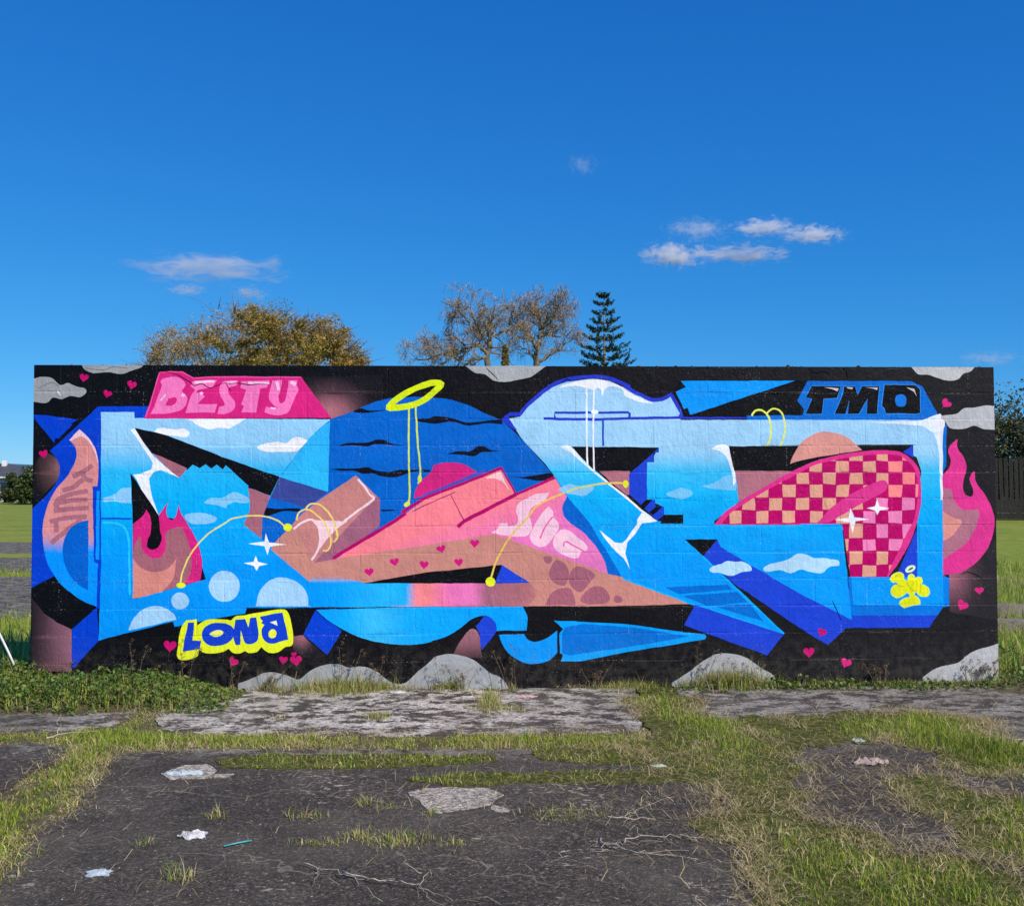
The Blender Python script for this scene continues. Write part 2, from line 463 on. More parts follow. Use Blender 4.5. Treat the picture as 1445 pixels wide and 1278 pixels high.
# ---- giraffe spots, wedge
for st in ("F:835,250 890,250 902,270 865,302 840,287", "F:920,275 970,288 1012,350 985,452 900,427 873,380 890,320", "F:1060,322 1120,328 1202,385 1170,422 1090,502 1030,452 1013,390",
           "F:845,592* 900,500 960,474 1022,474 1060,560 1058,592*", "F:1095,552 1140,490 1210,457 1272,480 1304,550 1280,577 1110,577", "F:1328,555 1345,523 1386,540 1392,566 1350,578"):
    S((168, 100, 118), st)
P(BLK, "D:960,438 F:0,362 540,308 545,440 0,438")
P(ROY2, "F:545,310 735,433 488,439")
for t, x, y in (('D', 1005, 358), ('D', 1183, 288), ('D', 1393, 306), ('F', 112, 196), ('F', 348, 156), ('F', 237, 289)):
    heart(t, x, y, 66, (216, 22, 126), random.uniform(-.3, .3))
# ---- wave under the bar
WAVE = ramp_fn('x', [(440, (0, 160, 252)), (490, (10, 172, 252)), (530, (60, 198, 252)), (575, (10, 176, 252)), (700, (0, 166, 252))])
S(WAVE, "D:630,625* 960,616* F:0,606* 690,603* 722,680 718,772* 505,772* 495,720 460,680 410,666 330,690 240,760 150,815 50,845 D:1445,850 1300,872 1150,866 1000,840 870,790 760,730 690,680")
P(BLK, "D:135,612 880,607 700,622 140,628")
P(ROY, "D:625,628 690,690 760,735 812,776 710,942 540,800")
S(SMOKE('D', 520, 800, 130, 150), "D:470,812* 540,806* 640,905 690,950 560,960 470,900")
S(ramp_fn(lambda x, y: y, [(885, (168, 112, 124)), (905, (150, 98, 110)), (932, (44, 32, 38))]), "F:190,950* 260,830 320,763 358,766 388,830 392,900 404,970*")
S(ROY2, "F:415,668* 460,680 497,720 502,775 400,907* 385,850 385,800 360,740*")
S((0, 158, 252), "F:520,802* 700,796* 720,830 770,852 850,830 932,770* 932,930* 870,982 790,1006 700,1000 600,940 545,870")
P((0, 166, 252), "F:910,700 1445,728 H:300,768 575,798 586,815 572,832 H:300,880 0,926 F:1100,988 958,992 974,944 952,930 947,790 974,762")
P((0, 118, 216), "F:985,750 1120,724 1445,748 H:470,812 0,893 F:1020,945 968,935 966,800")
# ---- right letter body
DOME = "E:580,428 670,415 720,350 800,280 900,205 1000,168 1180,150 1300,160 1445,230 G:0,205 100,262 210,308 280,300 340,270 400,395"
P(BODY2, DOME + " G:400,640 E:1030,625 G:0,980 230,1150 H:640,25 J:290,28 J:362,698 J:0,520 H:1030,390 680,180 655,128 430,130 H:560,242 1130,797 500,590 0,410 E:1150,1150 1010,985 925,852 850,750 700,590")
P(BODY2, "G:0,437 I:1003,437 J:1005,605 345,605 340,393 822,395 820,0 I:850,800 820,700 796,690 795,610 G:740,622 0,624")
P(BODY2, "G:248,615 745,615 772,700 802,900 814,1012 640,1150 H:640,30 255,25 G:420,1105 285,1105 280,1050 165,1000 165,735 215,735 215,665 248,665")
L((40, 58, 204), 22, "E:545,442* 600,395* 668,398* 720,335 800,265 900,190 1000,153 1180,133 1300,143 1445,208 G:0,195 100,250 210,297 280,287 335,255* 412,390* 400,415*")
L((40, 58, 204), 15, "E:835,427 915,430 1230,434 G:0,426 410,420 870,419", smooth=False)
P((40, 58, 204), "E:540,438 590,424 650,512 625,505")
L((40, 58, 204), 14, "E:915,428 915,386 1430,384 G:42,392 42,425", smooth=False)
L((24, 70, 190), 11, "E:1255,438 1255,622", smooth=False)
S(WHT, "E:935,215* 1000,182 1180,154 1290,164 1445,235 G:0,216 110,280 218,322* 100,308 0,255 E:1400,232 1330,200 1275,210 1250,268 1238,215 1205,212 1196,300 1185,230 1140,214 1060,196")
P(BLK, "E:1028,628 1445,628 G:248,632 215,690 40,805 E:1235,800 1190,790")
P((184, 116, 130), "E:1225,797 G:45,797 42,965 0,970 E:1445,988 1330,890")
P(ROY2, "G:250,632 248,667 212,667 210,735 165,735 165,1000 222,1000 222,1050 284,1050 286,1105 235,1150 H:245,12 G:120,1032 40,962 40,820")
P(BLK, "G:158,998 206,998 146,1062 116,1040"); P(BLK, "G:226,1052 272,1052 206,1110 180,1088"); P(BLK, "G:288,1105 420,1105 H:420,18 255,18 G:278,1140")
L(WHT, 12, "E:1000,632 1190,800 1445,1004 G:120,1070 215,1145", smooth=False)
S((236, 246, 252), "E:955,622 1000,614 1045,640 1105,715 1040,675")
P(WHT, "F:1228,63 1280,100 1340,150 1390,155 1418,130 1445,90 H:55,72 95,20 G:95,1140 130,1090 240,1150 H:190,8 128,14 100,60 80,92 25,150 12,230 46,342 F:1400,262 1310,178")
L(WHT, 9, "E:1140,195 1140,600 1146,752"); L(WHT, 9, "E:1192,195 1187,420 1190,802"); O(WHT, 'E', 1195, 380, 26, 16)
L((240, 202, 96), 11, "F:463,400 500,290 560,170 640,60 700,0 E:722,1130 780,1050 900,985 1050,925 1180,897 1300,880 1395,882")
O(YEL, 'F', 460, 428, 34, 34); O(YEL, 'E', 1415, 888, 20, 28)
S((140, 204, 244), "E:935,925* 1010,890 1080,900 1190,912 1130,970 1040,960 980,952")
L((214, 222, 120), 11, "E:1000,948 1050,925 1180,897 1230,888")
for st in ("G:300,958 360,930 420,915 490,955 420,995 350,985", "G:545,905* 640,880 720,830 790,820* 795,935* 700,928 620,920"):
    S((120, 202, 246), st)
S(WHT, "G:625,640* 680,610 735,625 765,700 788,880 775,900* 752,760 720,690 680,660")
P(BLK, "H:430,130 662,128 562,246")
P(ROY2, "H:662,128 690,190 1030,388 J:0,515 357,694 366,665 965,664 J:905,750 320,755 192,873 H:1290,785 780,440 562,246")
P((0, 112, 212), "H:285,465 735,448 768,482 390,516"); P((0, 112, 212), "H:412,526 802,500 875,572 592,598"); P((0, 112, 212), "H:650,604 892,586 990,708")
L((0, 176, 255), 12, "H:0,405 490,585 1125,793", smooth=False); L((0, 176, 255), 10, "H:560,250 1130,795", smooth=False)
P(ROY2, "H:505,590 1132,797 1012,947 425,733")
for st in ("H:605,340 640,315 690,300 730,280 790,287 840,285 900,320 905,345 830,360 760,388 680,365 620,360",
           "H:985,335 1020,310 1130,280 1180,260 1220,232 1290,235 1340,260 1440,264 J:210,270 268,280 270,312 200,325 150,364 60,355 0,340 H:1190,367 1100,345 1000,356"):
    S((184, 226, 250), st)
P((0, 122, 226), "J:362,590 1005,595 1045,602 1003,605 965,664 366,666"); P((0, 132, 236), "J:1005,380 1046,400 1045,602 1005,604"); P((0, 120, 224), "J:335,394 357,396 372,592 358,694")
# ---- TMD panel
P(BLK, "G:345,230 400,160 1290,160 1240,420 430,415")
P(CYA, "G:405,162 1212,160 470,402 450,352 425,362 368,238 440,208")
P((0, 112, 214), "G:1300,162 I:780,163 860,205 960,385 988,438 G:870,437 870,405 1262,405 1275,362 1225,302 1270,212")
for s in ("R:145,80 372,84 342,176 236,181 221,301 94,301 144,182 94,170", "R:395,88 486,82 503,150 540,82 674,86 658,301 572,301 582,180 512,301 426,301 438,192 408,301 324,301 388,140", "R:715,72 960,74 996,110 996,290 962,299 724,296 714,256 697,240 711,100"):
    L((62, 158, 246), 7, s + " " + s.split()[0], smooth=False)
    P(BLK, s)
S((10, 122, 226), "R:806,160 860,146 886,175 876,236 820,240 800,210")
for s in ("R:240,92 356,99 346,122 300,106", "R:415,92 470,92 460,106 425,100", "R:560,92 662,95 655,114 620,99", "R:888,92 950,105 969,162 945,126"):
    P((228, 214, 216), s)
L((232, 244, 104), 11, "G:905,405 930,370 975,368 1020,410 1040,500 1022,600 980,638 935,632")
L((232, 244, 104), 10, "G:1010,390 1050,358 1100,370 1132,430 1137,520 1110,610 1070,650 1015,635")
# ---- right counter: black, plate with checks
P(BLK, "G:740,622 I:796,610 796,700 I:435,700 0,800 G:1190,810 780,797")
P((184, 116, 132), "G:788,795 1195,797 1050,890 814,1015")
P(ROY2, "I:792,614 796,705 722,662"); P(ROY2, "J:822,50 822,396 670,396")
S((222, 152, 142), "G:1175,748* 1205,672 1260,590 1340,538 I:150,520 240,528 320,555 380,600 432,650* I:0,722")
S((230, 52, 142), "H:640,25* G:700,1100 812,1018 1000,905 1200,790 I:0,768 150,712 350,670 560,650 690,660 780,710 830,780 850,900 850,1000 822,1150 J:780,130 700,280 620,394* 350,394* 295,25*")
INSET = S((192, 0, 104), "H:690,22* G:760,1090 880,1010 1060,905 1250,805 I:100,755 300,708 560,680 700,692 785,760 828,880 820,1020 795,1150 J:752,80 690,210 606,394* 350,394* 295,15*")
cbx = [-599, -505, -411, -317, -223, -129, -35, 60, 155, 248, 342, 437, 530, 618, 718, 808, 900]
cby = [638, 728, 806, 891, 983, 1075, 1168, 1275, 1362, 1458, 1545]
for r in range(len(cby) - 1):
    for c in range(len(cbx) - 1):
        if (c + r) % 2 == 0:
            x0, x1, y0, y1 = cbx[c] + random.uniform(0, 5), cbx[c + 1] - random.uniform(0, 5), cby[r] + 3, cby[r + 1] - 3
            if x1 < 330 and y0 > 1165: continue
            j = lambda: random.uniform(-4, 4)
            colr = (246, 136, 190) if (360 < x0 < 760 and 960 < y0 < 1300 and x0 + (y0 - 960) > 430) else ((255, 142, 142) if x0 > 600 else (232, 168, 142))
            pts = [(1130 + (x + j()) / 5, 505 + (y + j()) / 5) for x, y in ((x0, y0), (x1, y0), (x1, y1), (x0, y1))]
            add_shape(pts, colr, clip=INSET)
S((226, 56, 144), "I:480,895 590,862 612,885 600,932 480,1000 350,1072 200,1160* 110,1170* 200,1070 330,975", clip=INSET)
P(BODY2, "J:0,20 290,20 300,60 0,60")
P(WHT, "I:540,998 556,1045 626,1060 556,1075 540,1107 524,1075 468,1060 524,1045")
P(WHT, "I:350,1060 378,1125 488,1136 J:388,2 366,88 J:345,8 I:238,1141 338,1125")
# ---- right edge glow, flame
P((0, 112, 216), "I:1003,470 1031,470 1026,760 1003,805")
P((232, 244, 252), "I:470,452 850,443 940,405 985,395 1012,440 1000,600 1003,1000 986,1000 976,650 940,530 860,478")
O(WHT, 'I', 975, 462, 42, 50)
P(radial('J', 1050, 400, 260, 330, [(0, (176, 108, 128)), (.35, (124, 82, 94)), (.7, (64, 52, 57)), (1, (44, 42, 46))]), "J:1047,340 1200,320 1330,180 1392,120 1392,700 1047,640")
S((232, 56, 146), "I:1000,830* 1050,770 1060,720 1040,660 1060,610 1106,572* 1105,630 1150,700 1170,780 1150,850 1145,930 1170,970 1208,975 1215,930 1190,860 1200,820 1226,795* 1235,870 1290,950 1340,1040 1367,1150 J:1360,80 1320,190 1230,300 1130,360 1005,380*")
S((182, 116, 136), "I:1003,925* 1050,920 1090,1020 1150,1070 1255,1075 J:1240,20 1180,140 1080,220 1010,268*")
S((232, 152, 142), "I:1003,1080* 1080,1130 J:1135,0 1060,110 1003,138*")
# ---- grey clouds
for s in ("I:775,60* 1232,60* 1200,92 1150,110 1110,150 1040,161 960,140 900,120 830,115", "I:985,415 1100,395 1150,355 1220,350 1290,335 1372,340* 1372,508* 1290,500 1225,478 1150,500 1050,490 1020,450",
          "A:372,36* 390,75 450,105 560,100 660,113 740,85 800,60 804,36*", "A:30,148* 100,132 170,145 225,190 280,178 350,205 400,215 410,240 370,275 290,270 230,290 175,280 130,315 30,306*",
          "E:285,55* 350,105 420,115 480,160 540,168 680,150 760,125 855,55*",
          "D:80,1145* 200,1100 260,1070 360,1070 480,1110 510,1115 600,1050 680,1015 800,1010 850,1030 960,1025 1040,1050 1150,1130 1200,1148 1260,1140 1350,1060 1445,980 F:60,962 150,938 250,945 350,985 460,1070 540,1110 620,1230* D:80,1230*",
          "H:340,1140* 450,1070 580,975 650,940 770,935 860,960 960,1030 1060,1095 1080,1230* 340,1230*", "J:860,1100* 960,1035 1110,995 1170,950 1240,910 1310,890 1398,862* 1398,1230* 860,1230*"):
    S(ramp_fn('x', [(40, (156, 159, 162)), (700, (172, 176, 178)), (1400, (194, 195, 197))]), s)
L((120, 124, 128), 5, "A:75,215 120,190 180,175 215,200"); L((120, 124, 128), 6, "A:400,70 520,85 600,65 700,75"); L((222, 224, 226), 8, "A:205,232 230,262", smooth=False)
# ---- little hearts on the black
for t, x, y, s, r in (('A', 393, 138, 66, .2), ('A', 730, 190, 70, .2), ('A', 558, 252, 62, .3), ('A', 107, 675, 64, -.2), ('B', 1000, 880, 96, .05), ('D', 46, 992, 70, .5), ('D', 400, 978, 62, .1), ('D', 488, 982, 84, -.1), ('D', 475, 940, 40, 0),
                      ('H', 1400, 785, 66, .4), ('H', 1308, 924, 80, 0), ('J', 318, 998, 78, .35), ('J', 1142, 592, 82, .5), ('J', 1258, 490, 62, 0), ('I', 1028, 322, 74, .7)):
    heart(t, x, y, s, (222, 40, 130) if t in 'IJ' else (206, 8, 112), r)
# ---- yellow-edged name tag
S(YEL, "K:150,165* 246,153* 250,208* 330,162 500,153 560,162* 600,125 690,112* 800,95 1045,60 1078,82 1132,340 1115,396 1060,406 990,456 900,456 838,408* 800,450 720,460 688,442* 640,466 580,462 540,422* 480,452 380,466 300,452 266,430* 250,490 95,526 64,490 75,400 100,230")
NAV = (16, 66, 206)
P(NAV, "K:165,185 221,180 206,345 286,350 271,426 117,449 140,300")
S(NAV, "K:292,300 310,235 370,195 460,184 540,200 587,245 576,320 530,370 440,396 350,386 305,345")
S((240, 246, 120), "K:364,290 400,260 460,251 491,270 470,301 410,311")
S(NAV, "K:600,155* 690,149* 720,226* 735,139* 790,135* 802,215 812,260 800,350 740,379 690,371 652,258* 641,386* 604,389* 578,310 590,230")
S(NAV, "K:824,125* 1031,89* 1086,341* 1030,351 960,376 900,371 850,320 840,250 868,202* 835,190* 850,165* 828,148*")
P((244, 248, 214), "K:918,180 976,163 986,212"); O((240, 244, 80), 'K', 940, 286, 37, 42)
# ---- small yellow tag with halo
SIL = "M:205,350 240,290 330,230 410,230 465,290 460,345* 500,375 535,370* 545,290 600,250 650,290 665,330* 720,310 790,320 802,380 785,440* 860,470 920,530 941,600 900,662 830,672 750,650 700,600 672,570* 642,640* 700,670 760,740 762,812* 640,830 540,856 470,876* 420,840 380,800 400,740 480,690 570,670 560,620* 512,590* 450,640 360,682 280,672 230,610 235,520 290,455 360,450* 320,400* 260,412"
S((238, 242, 24), SIL)
L((206, 244, 150), 5, SIL, closed=True)
for q in ("M:330,440 400,480 460,492", "M:580,510 620,558 705,565", "M:770,430 772,600", "M:300,310 360,275", "M:520,400 560,500 600,600", "M:640,400 620,470"):
    L((196, 186, 20), 4, q)
O((226, 250, 206), 'M', 580, 165, 99, 60, -.42); O((66, 72, 26), 'M', 582, 166, 52, 17, -.5)
# ---- big halo
L((224, 244, 20), 34, "C:1140,352 1230,268 1350,208 E:40,178 116,182 60,240 C:1400,290 1300,335 1200,350", closed=True)
L((214, 232, 84), 10, "C:1285,345 1284,700 1285,1008 1262,1048"); L((214, 232, 84), 10, "C:1333,335 1345,560 1365,830 1350,885")
O((226, 236, 90), 'C', 1362, 850, 15, 26); O((226, 236, 90), 'C', 1272, 1032, 24, 16, -.6)
# ---- cracks in the render coat
for s in ("A:900,70 985,100 1060,122 1130,165 1175,195 1220,180 1280,215 1330,195 1400,175 1445,190", "C:0,178 100,180 150,190 240,183 300,188", "A:1395,175 1410,210 1430,235",
          "G:1300,75 1345,110 1400,95 1460,120", "I:290,75 320,100 322,150", "J:1130,380 1170,360 1220,375 1270,400 1290,420", "J:225,560 250,620 285,700", "E:430,70 470,110 520,160", "E:960,180 1000,150 1030,160"):
    L((14, 12, 14), 5.5, s, taper=True, crack=True)
# ================================================================== THE WALL
WALL_W, WALL_H, WALL_T = 7.2, 2.4, 0.19
COURSE, BLOCK = 0.2, 0.4
R_INV = CAM_ROT.transposed()
def to_photo(x, z):
    d = R_INV @ (Vector((x, 0, z)) - CAM_LOC)
    return (722.5 - 1450 * d.x / d.z, 639 + 1450 * d.y / d.z)

def paint_material(name="sprayed_masonry_paint", scuff=.45, lo=.66, hi=.72):
    t = NT(name)
    pos = t.pos()
    at = t.n("ShaderNodeAttribute", attribute_name="Col")
    col = at.outputs["Color"]
    # thin / thick coats
    f = t.ramp(t.noise(pos, 7.0, 5, .6), [(.3, (.88, .88, .9)), (.7, (1.04, 1.04, 1.03))])
    col = t.mix(.8, col, f, 'MULTIPLY')
    f2 = t.ramp(t.noise(t.scaled(pos, (1, 1, 1.3)), 2.1, 4, .7, .5), [(.32, (.86, .87, .89)), (.5, (1.0, 1.0, 1.0)), (.68, (1.08, 1.07, 1.05))])
    col = t.mix(.8, col, f2, 'MULTIPLY')
    # flecks where coats have lifted, dust
    fl = t.noise(t.scaled(pos, (1.0, 1.0, 1.7)), 62, 3, .6)
    gate = t.ramp(t.noise(pos, 3.1, 4, .65), [(.46, 0.0), (.62, 1.0)])
    fl = t.math('MULTIPLY', t.ramp(fl, [(lo, 0.0), (hi, 1.0)]), gate)
    col = t.mix(t.math('MULTIPLY', fl, scuff), col, (.42, .41, .38))
    dk = t.math('MULTIPLY', t.ramp(t.noise(pos, 55, 3, .6), [(.66, 0.0), (.72, 1.0)]), t.ramp(t.noise(pos, 2.2, 3), [(.45, 0.0), (.6, 1.0)]))
    col = t.mix(t.math('MULTIPLY', dk, .5), col, (.03, .03, .035))
    # overspray dust and rain streaks
    st = t.ramp(t.noise(t.scaled(pos, (9, 1, .5)), 3.0, 5, .65), [(.35, (.86, .86, .87)), (.6, (1.0, 1.0, 1.0)), (.8, (1.06, 1.06, 1.05))])
    col = t.mix(.55, col, st, 'MULTIPLY')
    # splash-back dirt above the ground
    sx = t.n("ShaderNodeSeparateXYZ"); t.l(pos, sx.inputs[0])
    h = t.n("ShaderNodeMapRange"); h.inputs[1].default_value = 0.02; h.inputs[2].default_value = 0.42
    h.inputs[3].default_value = 1.0; h.inputs[4].default_value = 0.0
    t.l(sx.outputs["Z"], h.inputs[0])
    dirt = t.math('MULTIPLY', h.outputs[0], t.ramp(t.noise(pos, 14, 6, .7), [(.42, 0.0), (.7, 1.0)]))
    col = t.mix(t.math('MULTIPLY', dirt, .5), col, (.11, .095, .075))
    # relief: roller stipple, lumps, old drips under the paint
    b = t.bump(t.noise(pos, 130, 3, .6), .6, .0026)
    b = t.bump(t.noise(t.scaled(pos, (1, 1, .55)), 34, 4, .6, .6), .85, .007, b)
    rid = t.n("ShaderNodeTexNoise", noise_type='RIDGED_MULTIFRACTAL')
    rid.inputs["Scale"].default_value = 7.5; rid.inputs["Detail"].default_value = 5; rid.inputs["Distortion"].default_value = .8
    t.l(t.scaled(pos, (1.25, 1, .8)), rid.inputs["Vector"])
    lump = t.math('MULTIPLY', t.ramp(rid.outputs["Fac"], [(.55, 0.0), (.95, 1.0)]), t.ramp(t.noise(pos, 1.9, 3), [(.42, 0.0), (.62, 1.0)]))
    b = t.bump(lump, .85, .010, b)
    dent = t.n('ShaderNodeTexVoronoi'); dent.inputs['Scale'].default_value = 9.0; t.l(pos, dent.inputs['Vector'])
    spot = t.math('MULTIPLY', t.ramp(dent.outputs['Distance'], [(.05, 1.0), (.16, 0.0)]), t.ramp(t.noise(pos, 4.2, 2), [(.52, 0.0), (.6, 1.0)]))
    b = t.bump(spot, .3, .004, b)
    rough = t.ramp(t.noise(pos, 11, 4), [(.3, .34), (.7, .58)])
    return t.done(col, rough, b, .12)
M_PAINT = paint_material("sprayed_masonry_paint", .34, .625, .68)
M_JOINT = paint_material("scuffed_joint_paint", .6, .53, .62)

def joints_in_row(r):
    """x of the upright joints of course r (0 = bottom)"""
    xs = [0.0]
    x = BLOCK if r % 2 == 0 else BLOCK / 2
    while x < WALL_W - 1e-6:
        xs.append(x); x += BLOCK
    xs.append(WALL_W)
    return xs

def build_wall():
    J0, J1 = 0.0025, 0.008
    verts, vmap, edges, faces = [], {}, [], []
    def V(x, z):
        k = (round(x, 5), round(z, 5))
        if k not in vmap:
            vmap[k] = len(verts); verts.append(Vector(k))
        return vmap[k]
    for poly, col, clip, crack in SHAPES:
        f = []
        for p in poly:
            x, z = on_wall(*p)
            i = V(min(max(x, -.05), WALL_W + .05), min(max(z, -.3), WALL_H + .05))
            if not f or f[-1] != i: f.append(i)
        if f[0] == f[-1]: f.pop()
        faces.append(f)
        edges.extend((a, b) for a, b in zip(f, f[1:] + f[:1]) if a != b)
    rows = int(round(WALL_H / COURSE))
    # course lines
    for r in range(rows + 1):
        for dz in (-J1, -J0, J0, J1):
            z = r * COURSE + dz
            if -1e-9 <= z <= WALL_H + 1e-9: edges.append((V(0, z), V(WALL_W, z)))
    edges += [(V(0, 0), V(WALL_W, 0)), (V(0, WALL_H), V(WALL_W, WALL_H)), (V(0, 0), V(0, WALL_H)), (V(WALL_W, 0), V(WALL_W, WALL_H))]
    for r in range(rows):
        for x in joints_in_row(r):
            for dx in (-J1, -J0, J0, J1):
                if 0 < x + dx < WALL_W:
                    z0 = r * COURSE + J0; z1 = (r + 1) * COURSE - J0
                    edges.append((V(x + dx, z0), V(x + dx, z1)))
    # spray fades and surface unevenness need points in between
    g = 0.04
    for i in range(int(WALL_W / g) + 1):
        for k in range(int(WALL_H / g)):
            V(i * g + .017, k * g + .021)
    for i in range(int(WALL_W / .017)):
        V(.004 + i * .017, WALL_H)
    co, ed, fa, ov, oe, of = delaunay_2d_cdt(verts, edges, [], 0, 1e-6, False)
    co = np.array([(c[0], c[1]) for c in co])
    # relief of every point
    yoff = np.zeros(len(co)); ztop = np.zeros(len(co))
    blk_off = {}
    def block_of(x, z):
        r = min(max(int(z / COURSE), 0), rows - 1)
        xs = joints_in_row(r)
        for c in range(len(xs) - 1):
            if x < xs[c + 1] or c == len(xs) - 2: return r, c, xs[c], xs[c + 1]
    for i, (x, z) in enumerate(co):
        if x < -.001 or x > WALL_W + .001 or z < -.001 or z > WALL_H + .001: continue
        r, c, x0, x1 = block_of(x, z)
        key = (r, c)
        if key not in blk_off: blk_off[key] = (random.gauss(0, .0006), random.gauss(0, .003), random.gauss(0, .005))
        dx = min(x - x0 if x0 > 0 else 9, x1 - x if x1 < WALL_W else 9)
        dz = min(z - r * COURSE if r > 0 else 9, (r + 1) * COURSE - z if r < rows - 1 else 9)
        e = min(dx, dz)
        t = min(max((e - J0) / (J1 - J0), 0), 1)
        o, tx, tz = blk_off[key]
        face = o + tx * (x - (x0 + x1) / 2) + tz * (z - (r + .5) * COURSE) + .0022 * mnoise.noise((x * 3, z * 3, 1.3)) + .0012 * mnoise.noise((x * 11, z * 11, 4.0))
        yoff[i] = -(face * t) + (1 - t) * (.0006 + .0010 * mnoise.noise((x * 7, z * 7, 9)))
        if z > WALL_H - 1e-4:
            ztop[i] = -.005 + .007 * mnoise.noise((x * 9, 0, 0)) + .011 * min(0, mnoise.noise((x * 31, 3, 0)))
            yoff[i] += .004
    lincol = {}
    def color(idx, x, z):
        c = WALLBG if idx < 0 else SHAPES[idx][1]
        if callable(c): return c(*to_photo(x, z))
        if c not in lincol: lincol[c] = lin(c)
        return lincol[c]
    # topmost painted shape over every small face (even-odd test of its centre)
    fa = np.array([list(f) for f in fa])
    cen = co[fa].mean(axis=1)
    tops = np.full(len(fa), -1)
    inside_of = {}
    order = np.argsort(cen[:, 0]); cxs = cen[order, 0]
    for idx, f in enumerate(faces):
        poly = np.array([verts[i][:] for i in f])
        lo, hi = np.searchsorted(cxs, [poly[:, 0].min(), poly[:, 0].max()])
        cand = order[lo:hi]
        cand = cand[(cen[cand, 1] > poly[:, 1].min()) & (cen[cand, 1] < poly[:, 1].max())]
        if not len(cand): continue
        X, Z = cen[cand, 0], cen[cand, 1]
        ins = np.zeros(len(cand), bool)
        for a, b in zip(poly, np.roll(poly, -1, axis=0)):
            if a[1] == b[1]: continue
            hit = ((a[1] > Z) != (b[1] > Z)) & (X < (b[0] - a[0]) * (Z - a[1]) / (b[1] - a[1]) + a[0])
            ins ^= hit
        hitf = cand[ins]
        if idx == INSET: inside_of[INSET] = np.zeros(len(fa), bool); inside_of[INSET][hitf] = True
        if SHAPES[idx][2] is not None: hitf = hitf[inside_of[SHAPES[idx][2]][hitf]]
        tops[hitf] = idx
    groups = {}
    for f, (cx, cz), top in zip(fa, cen, tops):
        if not (0 < cx < WALL_W and 0 < cz < WALL_H): continue
        crk = top >= 0 and SHAPES[top][3]
        r, c, x0, x1 = block_of(cx, cz)
        inj = (r > 0 and cz - r * COURSE < J0) or (r < rows - 1 and (r + 1) * COURSE - cz < J0) or (x0 > 0 and cx - x0 < J0) or (x1 < WALL_W and x1 - cx < J0)
        groups.setdefault(None if inj else (r, c, x0, x1), []).append((f, top, crk))
    root = empty("concrete_block_wall", (0, 0, 0))
    tag(root, "long black concrete block wall painted with a blue and pink graffiti mural", "wall")
    for key, tris in groups.items():
        vm, vv, ff, cc = {}, [], [], []
        ox = oz = 0.0
        if key: ox, oz = (key[2] + key[3]) / 2, (key[0] + .5) * COURSE
        for f, top, crk in tris:
            q = []
            for i in f:
                k = (i, crk)
                if k not in vm:
                    vm[k] = len(vv)
                    vv.append((co[i][0] - ox, yoff[i] + (.005 if crk else 0), co[i][1] + ztop[i] - oz))
                q.append(vm[k])
                cc.append(color(top, co[i][0], co[i][1]))
            # face the viewer side (-Y)
            a, b, c_ = (np.array(vv[k]) for k in q)
            if np.cross(b - a, c_ - a)[1] > 0:
                q[1], q[2] = q[2], q[1]; cc[-1], cc[-2] = cc[-2], cc[-1]
            ff.append(q)
        # body of the block behind the painted face
        def boxback(x0, x1, z0, z1, y0, y1, first):
            b = len(vv)
            vv.extend([(x0, y0, z0), (x1, y0, z0), (x1, y0, z1), (x0, y0, z1), (x0, y1, z0), (x1, y1, z0), (x1, y1, z1), (x0, y1, z1)])
            fs = [(0, 1, 5, 4), (1, 2, 6, 5), (2, 3, 7, 6), (3, 0, 4, 7), (5, 6, 7, 4)]
            for s in fs:
                ff.append([b + s[0], b + s[1], b + s[2]]); ff.append([b + s[0], b + s[2], b + s[3]])
                cc.extend([lin((70, 70, 72))] * 6)
        if key:
            r, c, x0, x1 = key
            boxback((x0 + (J0 if x0 > 0 else 0)) - ox, (x1 - (J0 if x1 < WALL_W else 0)) - ox,
                    r * COURSE + (J0 if r else 0) - oz, (r + 1) * COURSE - (J0 if r < rows - 1 else .009) - oz, .0042, WALL_T, 0)
            o = mesh_obj("block", vv, ff, M_PAINT, root, cc, corner=True)
            o.location = (ox, 0, oz)
        else:
            o = mesh_obj("mortar", vv, ff, M_JOINT, root, cc, corner=True)
    # crumbs of old mortar and moss along the top edge
    R = random.Random(31); mv, mf, mc = [], [], []
    for i in range(330):
        x = R.uniform(4.4, 7.18) if R.random() < .7 else R.uniform(.05, 7.15)
        y, r = R.uniform(.004, .16), R.uniform(.003, .010) * (1.7 if R.random() < .08 else 1)
        b = len(mv)
        for k in range(6):
            a = k * 1.047; mv.append((x + math.cos(a) * r * R.uniform(.8, 1.9), y + math.sin(a) * r, WALL_H - .012))
        for k in range(6):
            a = k * 1.047 + .4; mv.append((x + math.cos(a) * r * R.uniform(.5, 1.2), y + math.sin(a) * r * .7, WALL_H - .006 + r * R.uniform(.5, 1.3)))
        c = lin(R.choice([(92, 78, 60), (60, 56, 50), (128, 122, 112), (70, 72, 44), (40, 36, 34)]))
        for k in range(6): mf.append((b + k, b + (k + 1) % 6, b + 6 + (k + 1) % 6, b + 6 + k))
        mf.append(tuple(b + 6 + k for k in range(6)))
        mc.extend([c] * 12)
    o = mesh_obj("mortar_crumbs", mv, mf, M_PAINT, root, mc)
    o["kind"] = "stuff"
    return root
wall = build_wall()
# ================================================================== GROUND
def sstep(a, b, v):
    t = min(max((v - a) / (b - a), 0.0), 1.0)
    return t * t * (3 - 2 * t)

